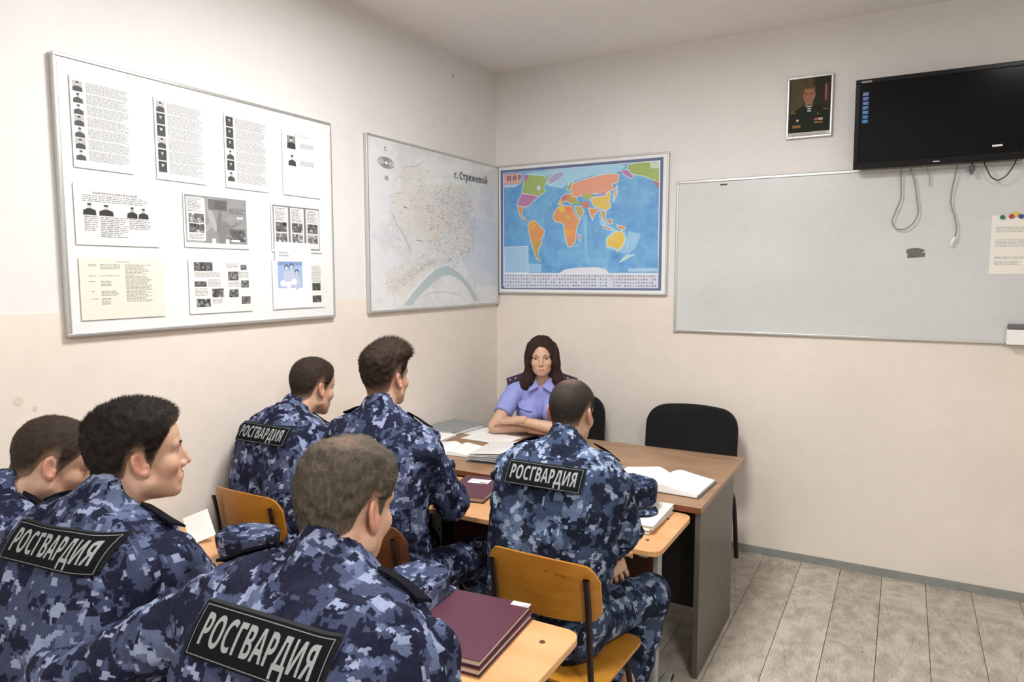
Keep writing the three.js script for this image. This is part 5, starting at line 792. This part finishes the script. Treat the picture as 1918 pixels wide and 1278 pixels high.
  const jacketF = (x, y, z) => {
    let d = jacketClean(x, y, z);
    if (Math.abs(d) < 0.05) {
      const w = N3(x * 5 + seed, y * 5, z * 5), s = x * 0.8 + z * 0.6; let n = N3(s * 11 + w * 1.6 + seed * 3, y * 5 + w, (x - z) * 7 + seed); let k = fold; for (const e of elJ) { const q = (x - e.x) ** 2 + (y - e.y) ** 2 + (z - e.z) ** 2; k += 0.005 * Math.exp(-q / 0.02); } const n2 = N3(s * 23 + w * 2.5 + seed, y * 10 + w * 2, (x - z) * 15 + seed * 2); d += k * (1 - 2.2 * Math.abs(n)) * 0.8 + 0.45 * k * (1 - 2.4 * Math.abs(n2)) - 0.004; const low = Math.exp(-((y - J.pelvis.y - 0.1) ** 2) / 0.012); d += low * 0.006 * Math.sin((y + 0.25 * N3(x * 4, y * 3, z * 4 + seed)) * 95); d += 0.0022 * N3(x * 34, y * 34 + seed, z * 34);
    }
    d = smax(d, -capV(x, y, z, hA, 0.058, hB, 0.075), 0.006); d = smax(d, J.pelvis.y - 0.085 - y, 0.02);
    // cuffs end cleanly at the wrist
    for (const [w, e] of [[J.wrL, J.elL], [J.wrR, J.elR]]) { const dx = w.x - e.x, dy = w.y - e.y, dz = w.z - e.z, l = Math.sqrt(dx * dx + dy * dy + dz * dz), t = ((x - w.x) * dx + (y - w.y) * dy + (z - w.z) * dz) / l; const rad = Math.hypot(x - w.x, y - w.y, z - w.z); if (rad < 0.09) d = Math.max(d, t + 0.002); }
    return d;
  };
  const jp = [J.pelvis, J.neck, J.shL, J.shR, J.elL, J.elR, J.wrL, J.wrR, headPos], jb = W3Bounds(jp, 0.2); jb[0][1] = J.pelvis.y - 0.11; jb[1][1] = J.neck.y + 0.16;
  part('jacket', clothUV(surfaceNets(jacketF, jb[0], jb[1], o.cell || 0.009), CAMO_TILE, seed * 0.173, seed * 0.311), o.camo || camoA, person, 'blue digital camouflage jacket');
  // trousers
  const trF = (x, y, z) => { let d = capV(x, y, z, hipL, 0.115, hipR, 0.115); d = smin(d, capV(x, y, z, hipL, 0.105, J.knL, 0.078), 0.05); d = smin(d, capV(x, y, z, hipR, 0.105, J.knR, 0.078), 0.05); d = smin(d, capV(x, y, z, J.knL, 0.078, J.anL, 0.066), 0.03); d = smin(d, capV(x, y, z, J.knR, 0.078, J.anR, 0.066), 0.03); if (Math.abs(d) < 0.04) { const w = N3(x * 6, y * 6 + seed, z * 6); d += 0.008 * (1 - 2 * Math.abs(N3(x * 9 + w + seed, y * 11 + w, z * 6))) - 0.002; } return smax(smax(d, 0.08 - y, 0.01), 0.4395 - y - 2 * Math.max(0, (J.knL.z * fwd.z > 0 ? -1 : 0) * 0) - (insideSeat(x, z, J, fwd) ? 0 : 10), 0.012); };
  const tb = W3Bounds([J.pelvis, J.knL, J.knR, J.anL, J.anR], 0.17); tb[0][1] = 0.06; part('trousers', clothUV(surfaceNets(trF, tb[0], tb[1], 0.011), CAMO_TILE, seed * 0.41, seed * 0.23), o.camo || camoA, person, 'blue digital camouflage trousers');
  for (const a of [J.anL, J.anR]) { const toe = a.clone().addScaledVector(fwd, 0.17).setY(0.035), heel = a.clone().addScaledVector(fwd, -0.03).setY(0.04); part('boot', surfaceNets((x, y, z) => { let d = capV(x, y, z, a, 0.052, heel, 0.042); d = smin(d, capV(x, y, z, heel, 0.042, toe, 0.04), 0.03); d = smin(d, capV(x, y, z, a, 0.052, a.clone().setY(0.2), 0.054), 0.02); return smax(smax(d, 0.002 - y, 0.004), y - 0.2, 0.004); }, [a.x - 0.2, -0.01, a.z - 0.27], [a.x + 0.2, 0.24, a.z + 0.27], 0.008), M.boot, person); }
  // name patch across the back, bent to the cloth
  const march = (p, dir, f) => { let t = 0; for (let i = 0; i < 60; i++) { const d = f(p.x + dir.x * t, p.y + dir.y * t, p.z + dir.z * t); t += d * 0.9; if (Math.abs(d) < 0.0004) break; } return p.clone().addScaledVector(dir, t); };
  if (o.patch !== false) {
    const PW = 0.28, PH = 0.076, NX = 24, NY = 8, c = W(o.patchAt).sub(base), din = fwd.clone().addScaledVector(up, -0.12).normalize(), roll = o.patchRoll || 0, ux = left.clone().multiplyScalar(-1).applyAxisAngle(din, roll), uy = up.clone().applyAxisAngle(din, roll), pts = [];
    for (let j = 0; j <= NY; j++) for (let i = 0; i <= NX; i++) { const s = c.clone().addScaledVector(din, -0.3).addScaledVector(ux, (i / NX - 0.5) * PW).addScaledVector(uy, (j / NY - 0.5) * PH); pts.push(march(s, din, jacketClean)); }
    const mk = (lift) => pts.map(p => p.clone().addScaledVector(din, -lift)); const f0 = mk(0.016), b0 = mk(0.004), pos = [], uv = [], idx = [];
    for (let j = 0; j <= NY; j++) for (let i = 0; i <= NX; i++) { const p = f0[j * (NX + 1) + i]; pos.push(p.x, p.y, p.z); uv.push(i / NX, j / NY); } for (let j = 0; j < NY; j++) for (let i = 0; i < NX; i++) { const a = j * (NX + 1) + i; idx.push(a, a + 1, a + NX + 2, a, a + NX + 2, a + NX + 1); }
    const g = new THREE.BufferGeometry(); g.setAttribute('position', new THREE.Float32BufferAttribute(pos, 3)); g.setAttribute('uv', new THREE.Float32BufferAttribute(uv, 2)); g.setIndex(idx); g.computeVertexNormals(); const pm = part('back_patch', g, M.patch, person, 'black back patch with grey lettering');
    const loop = []; for (let i = 0; i <= NX; i++) loop.push(i); for (let j = 1; j <= NY; j++) loop.push(j * (NX + 1) + NX); for (let i = NX - 1; i >= 0; i--) loop.push(NY * (NX + 1) + i); for (let j = NY - 1; j >= 1; j--) loop.push(j * (NX + 1));
    const ep = [], ei = []; loop.forEach(k => { const a = f0[k], b = b0[k]; ep.push(a.x, a.y, a.z, b.x, b.y, b.z); }); loop.forEach((_, k) => { const a = 2 * k, b = 2 * ((k + 1) % loop.length); ei.push(a, a + 1, b, b, a + 1, b + 1); }); const eg = new THREE.BufferGeometry(); eg.setAttribute('position', new THREE.Float32BufferAttribute(ep, 3)); eg.setIndex(ei); eg.computeVertexNormals(); part('patch_edge', eg, M.patchEdge, pm);
  }
  // shoulder straps
  for (const sh of [J.shL, J.shR]) {
    const a = J.neck.clone().lerp(sh, 0.6), b = J.neck.clone().lerp(sh, 1.08), across = fwd, NS = 10, pos = [], idx = []; const ring = [];
    for (let i = 0; i <= NS; i++) for (const q of [-1, 1]) { const hw = 0.022 * (i === 0 ? 0.6 : 1), s = a.clone().lerp(b, i / NS).addScaledVector(across, q * hw + 0.03); s.y += 0.3; const p = march(s, V(0, -1, 0), jacketClean); ring.push(p); }
    for (const lift of [0.009, 0.003]) ring.forEach(p => pos.push(p.x, p.y + lift, p.z)); const n = ring.length; for (let i = 0; i < NS; i++) { const k = 2 * i; idx.push(k, k + 1, k + 2, k + 2, k + 1, k + 3, k, k + 2, n + k, n + k, k + 2, n + k + 2, k + 1, n + k + 1, k + 3, k + 3, n + k + 1, n + k + 3); } idx.push(0, n, 1, 1, n, n + 1, n - 2, n - 1, 2 * n - 2, 2 * n - 2, n - 1, 2 * n - 1);
    const g = new THREE.BufferGeometry(); g.setAttribute('position', new THREE.Float32BufferAttribute(pos, 3)); g.setIndex(idx); const ng = g.toNonIndexed(); ng.computeVertexNormals(); part('shoulder_strap', ng, M.strap, person);
  }
  return person;
}
function insideSeat(x, z, J, fwd) { const t = (x - J.pelvis.x) * fwd.x + (z - J.pelvis.z) * fwd.z; return t < 0.27; }
function W3Bounds(pts, m) { const lo = [9, 9, 9], hi = [-9, -9, -9]; for (const p of pts) [p.x, p.y, p.z].forEach((v, i) => { lo[i] = Math.min(lo[i], v - m); hi[i] = Math.max(hi[i], v + m); }); return [lo, hi]; }
// ---------- the six men ----------
const DARK = [0.035, 0.024, 0.018], BROWN = [0.06, 0.04, 0.027], FAIR = [0.16, 0.12, 0.085];
buildSoldier('person', 'shaven-headed man in blue camouflage sitting at the right of the front desk', {
  pelvis: [1.535, 0.53, 2.31], neck: [1.535, 1.065, 2.17], head: [1.516, 1.2, 2.06], shL: [1.345, 0.985, 2.17], shR: [1.71, 0.975, 2.17],
  elL: [1.27, 0.8, 1.98], wrL: [1.43, 0.76, 1.84], elR: [1.745, 0.83, 2.14], wrR: [1.69, 0.72, 2.105], hdR: [0.08, -0.6, -0.28], dorR: [0.75, 0.0, 0.6], curlR: 0.2, handCellR: 0.003, spreadR: 0.1,
  knL: [1.4, 0.49, 1.86], knR: [1.765, 0.5, 1.9], anL: [1.42, 0.1, 1.8], anR: [1.715, 0.1, 2.02], patchAt: [1.535, 1.03, 2.28], slouch: 0.04, camo: camoB, seed: 2, broad: 1.0,
  hd: { yaw: 0.0, nod: -0.22, top: 0.0035, side: 0.0025, fade: 0.035, lump: 0.0004, hairColor: [0.03, 0.024, 0.02], seed: 21, strands: 16000, size: 0.98, crown: 0.7, bare: 0.18 } });
buildSoldier('person', 'man in blue camouflage with tall brushed-up dark hair, middle of the front row', {
  pelvis: [0.83, 0.53, 2.34], neck: [0.785, 1.12, 2.25], head: [0.752, 1.29, 2.17], shL: [0.6, 1.05, 2.25], shR: [0.975, 1.035, 2.24],
  elL: [0.56, 0.82, 2.08], wrL: [0.72, 0.77, 1.93], elR: [1.03, 0.8, 2.12], wrR: [0.86, 0.775, 1.93], knL: [0.7, 0.5, 1.88], knR: [1.0, 0.5, 1.9], anL: [0.7, 0.1, 1.85], anR: [1.0, 0.1, 1.9], patch: false, slouch: 0.02, seed: 3,
  hd: { yaw: 0.0, nod: 0.0, top: 0.022, side: 0.006, fade: 0.06, quiff: 0.02, lump: 0.005, hairColor: [0.028, 0.018, 0.012], seed: 22, strands: 14000 } });
buildSoldier('person', 'man in blue camouflage hunched by the left wall in the front row', {
  pelvis: [0.29, 0.53, 2.37], neck: [0.27, 1.075, 2.235], head: [0.285, 1.205, 2.1], shL: [0.125, 0.995, 2.25], shR: [0.445, 0.98, 2.2],
  elL: [0.13, 0.8, 2.06], wrL: [0.24, 0.76, 1.9], elR: [0.51, 0.8, 2.04], wrR: [0.37, 0.765, 1.88], knL: [0.18, 0.5, 1.9], knR: [0.42, 0.5, 1.9], anL: [0.18, 0.1, 1.85], anR: [0.42, 0.1, 1.88], patchAt: [0.27, 1.045, 2.34], slouch: 0.05, seed: 5, broad: 0.93,
  hd: { yaw: -0.12, nod: -0.2, top: 0.012, side: 0.006, fade: 0.04, lump: 0.002, hairColor: [0.03, 0.02, 0.014], seed: 23 } });
buildSoldier('person', 'nearest man in blue camouflage with greying hair thinning at the crown', {
  pelvis: [1.7, 0.53, 3.66], neck: [1.664, 1.135, 3.475], head: [1.616, 1.25, 3.352], shL: [1.45, 1.065, 3.52], shR: [1.85, 1.05, 3.47], turn: 0.03,
  elL: [1.1, 0.88, 3.62], wrL: [1.17, 0.775, 3.34], elR: [1.89, 0.8, 3.42], wrR: [1.63, 0.785, 3.22], knL: [1.5, 0.5, 3.17], knR: [1.78, 0.5, 3.17], anL: [1.5, 0.1, 3.1], anR: [1.78, 0.1, 3.1], patchAt: [1.685, 1.112, 3.6], slouch: 0.035, seed: 7, broad: 1.12, cell: 0.007, fold: 0.012,
  hd: { yaw: 0.03, nod: -0.25, top: 0.013, side: 0.008, fade: 0.03, lump: 0.005, vary: 1.1, hairColor: [0.085, 0.067, 0.049], grey: 0.3, crown: 0.6, bare: 0.28, seed: 24, strands: 40000, cell: 0.0028, size: 1.02, fat: 0.004 } });
buildSoldier('person', 'man in blue camouflage with thick dark hair seen in profile, looking right', {
  pelvis: [0.935, 0.53, 3.56], neck: [0.925, 1.125, 3.44], head: [0.932, 1.262, 3.335], shL: [0.755, 1.055, 3.47], shR: [1.1, 1.04, 3.4], turn: 0.1,
  elL: [0.66, 0.82, 3.34], wrL: [0.78, 0.765, 3.12], elR: [1.12, 0.82, 3.26], wrR: [0.98, 0.765, 3.08], knL: [0.78, 0.5, 3.14], knR: [1.02, 0.5, 3.14], anL: [0.78, 0.1, 3.08], anR: [1.02, 0.1, 3.08], patchAt: [0.97, 1.112, 3.54], slouch: 0.04, seed: 11, cell: 0.008,
  hd: { yaw: -0.35, nod: 0.02, top: 0.022, side: 0.008, fade: 0.03, lump: 0.004, hairColor: [0.016, 0.011, 0.009], seed: 25, strands: 18000, cell: 0.0026 } });
buildSoldier('person', 'leftmost man in blue camouflage bending his head over the desk', {
  pelvis: [0.35, 0.53, 3.52], neck: [0.38, 1.06, 3.42], head: [0.435, 1.165, 3.275], shL: [0.2, 0.98, 3.44], shR: [0.54, 0.975, 3.38], turn: -0.1,
  elL: [0.17, 0.8, 3.26], wrL: [0.28, 0.765, 3.08], elR: [0.57, 0.8, 3.22], wrR: [0.44, 0.765, 3.04], knL: [0.24, 0.5, 3.12], knR: [0.46, 0.5, 3.12], anL: [0.24, 0.1, 3.08], anR: [0.46, 0.1, 3.08], patch: false, slouch: 0.06, seed: 13,
  hd: { yaw: -0.38, nod: -0.42, top: 0.01, side: 0.005, fade: 0.04, recede: 0.012, lump: 0.002, hairColor: [0.035, 0.024, 0.017], seed: 26, cell: 0.0028 } });
// ---------- the woman behind the long desk ----------
{
  const o = { pelvis: V(0.58, 0.53, 0.36), neck: V(0.6, 1.045, 0.47), head: V(0.612, 1.19, 0.505) }, base = V(0.58, 0, 0.36), person = thing('person', 'woman with long dark hair in a pale blue uniform shirt behind the desk', 'person', [base.x, 0, base.z]);
  for (const k of Object.keys(o)) o[k].sub(base);
  const th = 0.33, fwd = V(Math.sin(th), 0, Math.cos(th)), left = new THREE.Vector3().crossVectors(up, fwd), P3 = (x, y, z) => V(x, y, z).sub(base);
  const shR = P3(0.455, 0.992, 0.535), shL = P3(0.755, 1.0, 0.43), elR = P3(0.435, 0.79, 0.77), wrR = P3(0.63, 0.785, 0.695), elL = P3(0.84, 0.79, 0.68), wrL = P3(0.585, 0.842, 0.77);
  const skin = [0.6, 0.37, 0.26]; const bars = torsoBars({ pelvis: o.pelvis, neck: o.neck, left, fwd, slouch: 0.0, broad: 0.8 });
  const bust = (x, y, z, g) => { let d = 1; for (const s of [-1, 1]) { const c = o.neck.clone().addScaledVector(left, s * 0.07).addScaledVector(fwd, 0.075).addScaledVector(up, -0.2); d = Math.min(d, sph(x - c.x, y - c.y, z - c.z, 0.06 + g)); } return d; };
  const torso = (x, y, z, g) => { let d = 1; for (const [a, ra, b, rb] of bars) d = smin(d, capV(x, y, z, a, ra + g, b, rb + g), 0.06); d = smin(d, capV(x, y, z, o.neck, 0.042 + g, shL, 0.05 + g), 0.04); d = smin(d, capV(x, y, z, o.neck, 0.042 + g, shR, 0.05 + g), 0.04); return smin(d, bust(x, y, z, g), 0.05); };
  const knR = P3(0.5, 0.5, 0.82), knL = P3(0.68, 0.5, 0.8), anR = P3(0.5, 0.08, 0.84), anL = P3(0.68, 0.08, 0.82), hipR = o.pelvis.clone().addScaledVector(left, -0.085), hipL = o.pelvis.clone().addScaledVector(left, 0.085);
  const bodyF = (x, y, z) => { let d = torso(x, y, z, -0.012); for (const [s, e, w] of [[shR, elR, wrR], [shL, elL, wrL]]) { d = smin(d, capV(x, y, z, s, 0.046, e, 0.04), 0.02); d = smin(d, capV(x, y, z, e, 0.042, w, 0.025), 0.012); } d = smin(d, capV(x, y, z, hipL, 0.075, knL, 0.055), 0.03); d = smin(d, capV(x, y, z, hipR, 0.075, knR, 0.055), 0.03); d = smin(d, capV(x, y, z, knL, 0.05, anL, 0.036), 0.02); d = smin(d, capV(x, y, z, knR, 0.05, anR, 0.036), 0.02); return smin(d, capV(x, y, z, o.neck, 0.045, o.head, 0.045), 0.02); };
  const bb = W3Bounds([o.pelvis, o.head, shL, shR, elL, elR, wrL, wrR, knL, knR, anL, anR], 0.13), bg = surfaceNets(bodyF, bb[0], bb[1], 0.009); paintVerts(bg, (x, y, z, c) => { const k = 1 + 0.07 * N3(x * 50, y * 50, z * 50); c[0] = skin[0] * k; c[1] = skin[1] * k; c[2] = skin[2] * k; });
  const hd = { at: o.head, neck: o.neck.clone().addScaledVector(up, -0.02), yaw: Math.PI + 0.42, nod: -0.02, tilt: 0.03, female: true, neckR: 0.05, skin, hairColor: [0.02, 0.012, 0.009], cell: 0.0026, size: 0.97, lid: 0.006, iris: [0.03, 0.02, 0.015], gaze: 0.3 };
  const hg = buildHead(person, hd);
  const hR = handGeo(wrR, V(0.9, -0.08, -0.2), V(0.1, 1, 0.35), 'R', 0.36, skin, 0.003), hL = handGeo(wrL, V(-0.97, -0.1, 0.12), V(0, 1, 0.1), 'L', 0.18, skin, 0.003);
  part('body', joinColored([bg, hg, hR, hL]), M.skin, person);
  // shoulder-length hair, parted in the middle
  const Mh = headMatrix(hd), F = headField({ ...hd, neckBase: null });
  const H = (x, y, z) => { const ax = Math.abs(x - 0.004); let d = smax(F(x, y, z) - 0.013 - 0.006 * sstep(0.06, 0.12, y), 0.05 - 0.1 * (ax / 0.08) - y - (z < 0.02 ? 0.12 : 0) - (z < -0.03 ? 0.2 : 0), 0.01);
    d = smin(d, ell(ax - 0.081, y + 0.04, z + 0.005, 0.031, 0.13, 0.06), 0.02); d = smin(d, ell(ax - 0.098, y + 0.15, z - 0.01, 0.04, 0.058, 0.048), 0.03); d = smin(d, ell(ax - 0.115, y + 0.175, z - 0.01, 0.03, 0.022, 0.035), 0.03); d = smin(d, ell(x, y + 0.05, z + 0.07, 0.086, 0.14, 0.05), 0.03);
    d += 0.008 * N3(Math.atan2(x, z) * 8, y * 13, 3) + 0.003 * N3(x * 110, y * 14, z * 110);
    const face = ell(x - 0.002, y + 0.03, z - 0.085, 0.067 - 0.004 * sstep(0.0, 0.08, y), 0.112, 0.075); return smax(d, -face, 0.008); };
  const hair = surfaceNets(H, [-0.17, -0.24, -0.14], [0.17, 0.16, 0.14], 0.0035); paintVerts(hair, (x, y, z, c) => { const k = 0.75 + 0.6 * (0.5 + 0.5 * N3(x * 160, y * 12, z * 160)); c[0] = 0.03 * k; c[1] = 0.0155 * k; c[2] = 0.012 * k; }); hair.applyMatrix4(Mh); part('hair', hair, M.hair, person, 'long dark brown hair');
  // shirt with short sleeves
  const cloth = std({ color: 0x8f95d2, roughness: 0.8 }), mR = shR.clone().lerp(elR, 0.62), mL = shL.clone().lerp(elL, 0.62), nd = o.head.clone().sub(o.neck), hA = o.neck.clone().addScaledVector(nd, -0.15).addScaledVector(fwd, 0.03), hB = o.neck.clone().addScaledVector(nd, 0.8).addScaledVector(fwd, 0.05);
  const clean = (x, y, z) => { let d = torso(x, y, z, 0.008); d = smin(d, capV(x, y, z, shR, 0.062, mR, 0.06), 0.025); d = smin(d, capV(x, y, z, shL, 0.062, mL, 0.06), 0.025); return d; };
  const shirtF = (x, y, z) => { let d = clean(x, y, z); if (Math.abs(d) < 0.04) { const w = N3(x * 7, y * 7, z * 7); d += 0.0055 * (1 - 2 * Math.abs(N3(x * 12 + w, y * 8 + w, z * 12))) - 0.002; } d = smax(d, -capV(x, y, z, hA, 0.05, hB, 0.07), 0.006); for (const [m, s, e] of [[mR, shR, elR], [mL, shL, elL]]) { const dx = e.x - s.x, dy = e.y - s.y, dz = e.z - s.z, l = Math.sqrt(dx * dx + dy * dy + dz * dz), t = ((x - m.x) * dx + (y - m.y) * dy + (z - m.z) * dz) / l; if (Math.hypot(x - m.x, y - m.y, z - m.z) < 0.13) d = Math.max(d, t - 0.02); } return smax(d, o.pelvis.y - 0.05 - y, 0.01); };
  const sb = W3Bounds([o.pelvis, o.neck, shL, shR, mL, mR], 0.14); const shirt = part('shirt', surfaceNets(shirtF, sb[0], sb[1], 0.006), cloth, person, 'pale blue short-sleeved uniform shirt');
  const march = (p, dir, f) => { let t = 0; for (let i = 0; i < 80; i++) { const d = f(p.x + dir.x * t, p.y + dir.y * t, p.z + dir.z * t); t += d * 0.8; if (Math.abs(d) < 0.0004) break; } return p.clone().addScaledVector(dir, t); };
  const din = fwd.clone().multiplyScalar(-1), onChest = (a, b, lift) => march(o.neck.clone().addScaledVector(left, a).addScaledVector(up, b).addScaledVector(fwd, 0.4), din, clean).addScaledVector(fwd, lift);
  const quadPart = (nm, corners, n, lift, mat, parent, lab) => { const pos = [], idx = []; for (let j = 0; j <= n; j++) for (let i = 0; i <= n; i++) { const u = i / n, v = j / n, a = mix(mix(corners[0][0], corners[1][0], u), mix(corners[3][0], corners[2][0], u), v), b = mix(mix(corners[0][1], corners[1][1], u), mix(corners[3][1], corners[2][1], u), v); const p = onChest(a, b, lift); pos.push(p.x, p.y, p.z); } for (let j = 0; j < n; j++) for (let i = 0; i < n; i++) { const a = j * (n + 1) + i; idx.push(a, a + n + 1, a + 1, a + 1, a + n + 1, a + n + 2); } const g = new THREE.BufferGeometry(); g.setAttribute('position', new THREE.Float32BufferAttribute(pos, 3)); g.setIndex(idx); g.computeVertexNormals(); mat.side = THREE.DoubleSide; return part(nm, g, mat, parent, lab); };
  quadPart('button_placket', [[0.014, -0.03], [-0.014, -0.03], [-0.014, -0.36], [0.014, -0.36]], 14, 0.007, cloth, person);
  for (let k = 0; k < 4; k++) { const p = onChest(0, -0.08 - k * 0.075, 0.009); const b = part('button', new THREE.CylinderGeometry(0.005, 0.005, 0.003, 12).rotateX(Math.PI / 2), std({ color: 0x777dbb, roughness: 0.4 }), person); b.position.copy(p); b.rotation.y = th; }
  for (const s of [-1, 1]) { quadPart('pocket_flap', [[s * 0.04, -0.125], [s * 0.135, -0.115], [s * 0.135, -0.16], [s * 0.04, -0.175]], 8, 0.014, cloth, person); }
  for (const s of [-1, 1]) { // collar points
    const c = o.neck.clone(), a = c.clone().addScaledVector(left, s * 0.058).addScaledVector(up, 0.045).addScaledVector(fwd, -0.01), b = c.clone().addScaledVector(left, s * 0.012).addScaledVector(up, -0.03).addScaledVector(fwd, 0.088), d = c.clone().addScaledVector(left, s * 0.07).addScaledVector(up, -0.06).addScaledVector(fwd, 0.105), e = c.clone().addScaledVector(left, s * 0.088).addScaledVector(up, 0.012).addScaledVector(fwd, 0.01);
    const g = new THREE.BufferGeometry(), off = fwd.clone().multiplyScalar(-0.004), q = [a, b, d, e], pos = []; for (const p of q) pos.push(p.x, p.y, p.z); for (const p of q) pos.push(p.x + off.x, p.y - 0.003, p.z + off.z); g.setAttribute('position', new THREE.Float32BufferAttribute(pos, 3)); g.setIndex([0, 1, 2, 0, 2, 3, 4, 6, 5, 4, 7, 6, 0, 4, 1, 1, 4, 5, 1, 5, 2, 2, 5, 6, 2, 6, 3, 3, 6, 7, 3, 7, 0, 0, 7, 4]); const ng = g.toNonIndexed(); ng.computeVertexNormals(); part('collar', ng, cloth, person);
  }
  const strapM = std({ color: 0x2a1a38, roughness: 0.7 }), star = std({ color: 0xd8c07a, metalness: 0.6, roughness: 0.35 });
  for (const [s, sh] of [[-1, shR], [1, shL]]) {
    const inner = o.neck.clone().lerp(sh, 0.5).addScaledVector(up, 0.066).addScaledVector(fwd, 0.03), outer = o.neck.clone().lerp(sh, 1.36).addScaledVector(up, 0.062).addScaledVector(fwd, 0.03), c = inner.clone().lerp(outer, 0.5), ax = outer.clone().sub(inner), L = ax.length();
    const m = frameOf(c, ax, up.clone().addScaledVector(fwd, 0.75)), g = box(0.055, 0.006, L, 0, 0, 0, 0.002); g.applyMatrix4(m); const st = part('shoulder_board', g, strapM, person, 'dark purple shoulder board with stars');
    for (const t of [0.1, 0.34]) { const sg = new THREE.Shape(); for (let k = 0; k < 10; k++) { const r = k % 2 ? 0.004 : 0.0085, a = k * Math.PI / 5; k ? sg.lineTo(r * Math.sin(a), r * Math.cos(a)) : sg.moveTo(r * Math.sin(a), r * Math.cos(a)); } const e = new THREE.ExtrudeGeometry(sg, { depth: 0.004, bevelEnabled: false }); e.rotateX(-Math.PI / 2); e.translate(0, 0.002, L * t); e.applyMatrix4(m); part('star', e, star, st, 'small gold star'); }
  }
  // skirt and shoes, below the desk
  const skF = (x, y, z) => { let d = capV(x, y, z, hipL, 0.1, hipR, 0.1); d = smin(d, capV(x, y, z, hipL, 0.1, knL, 0.075), 0.05); d = smin(d, capV(x, y, z, hipR, 0.1, knR, 0.075), 0.05); d = smin(d, capV(x, y, z, knL, 0.072, anL, 0.06), 0.03); d = smin(d, capV(x, y, z, knR, 0.072, anR, 0.06), 0.03); return smax(d, 0.09 - y, 0.01); };
  const kb = W3Bounds([o.pelvis, knL, knR, anL, anR], 0.15); part('trousers', surfaceNets(skF, kb[0], kb[1], 0.014), std({ color: 0x1c2030, roughness: 0.85 }), person);
  for (const a of [anL, anR]) part('shoe', surfaceNets((x, y, z) => smax(cap(x, y, z, a.x, 0.04, a.z - 0.03, 0.038, a.x, 0.03, a.z + 0.15, 0.036), 0.002 - y, 0.004), [a.x - 0.06, -0.01, a.z - 0.1], [a.x + 0.06, 0.1, a.z + 0.22], 0.008), M.boot, person);
}
// ---------- camouflage field caps lying on the desks ----------
function fieldCap(label, pos, turn, tiltX, tiltZ, seed, camo) {
  const o = thing('field_cap', label, 'cap', pos, turn, 'camouflage caps on the desks'); o.rotation.set(tiltX, turn, tiltZ, 'YXZ');
  const f = (x, y, z) => { const k = 1 + 0.1 * (y / 0.09), rx = 0.083 * k, rz = 0.098 * k, q = Math.hypot(x / rx, z / rz), s = (q - 1) * Math.min(rx, rz); let d = smax(s, Math.abs(y - 0.048) - 0.046, 0.016); d += 0.004 * N3(x * 16 + seed, y * 14, z * 16) + 0.0025 * N3(x * 40, y * 30 + seed, z * 40) + 0.006 * Math.exp(-(x * x + z * z) / 0.003) * (y > 0.07 ? 1 : 0); return smax(d, -smax((q - 0.94) * Math.min(rx, rz), y - 0.07, 0.01), 0.004); };
  const g = surfaceNets(f, [-0.12, -0.02, -0.13], [0.12, 0.12, 0.13], 0.0045); part('crown', clothUV(g, CAMO_TILE, seed * 0.37, seed * 0.19), camo, o, 'camouflage cloth crown');
  const vf = (x, y, z) => { const a = smax(Math.hypot(x / 0.082, (z - 0.07) / 0.085) - 1, -0.9, 0.01) * 0.08, inn = (Math.hypot(x / 0.079, z / 0.094) - 1) * 0.08; let d = Math.max(a, -inn, -(z - 0.03)); const yy = y - 0.006 + 2.2 * x * x + 0.16 * Math.max(0, z - 0.09); return smax(d, Math.abs(yy) - 0.003, 0.003); };
  const vg = surfaceNets(vf, [-0.1, -0.05, 0.02], [0.1, 0.03, 0.17], 0.003); part('visor', clothUV(vg, CAMO_TILE, seed * 0.2, 0.4), camo, o, 'stiff camouflage visor');
  return o;
}
fieldCap('camouflage cap lying beside the upper maroon folder of the nearest man', [1.325, DESK_H + 0.013, 2.745], 3.0, 0, 0, 1, camoA);
fieldCap('camouflage cap on the desk at the left shoulder of the nearest man', [0.6, DESK_H + 0.013, 2.745], 2.2, 0, 0, 2, camoA);
fieldCap('camouflage cap resting on the white notebooks at the end of the front desk', [1.615, DESK_H + 0.048, 1.64], 0.5, 0.0, 0.0, 3, camoB);
fieldCap('camouflage cap half hidden beyond the arm of the man with brushed-up hair', [0.645, DESK_H + 0.013, 1.69], 1.2, 0, 0, 4, camoA);
renderer.render(scene, camera);
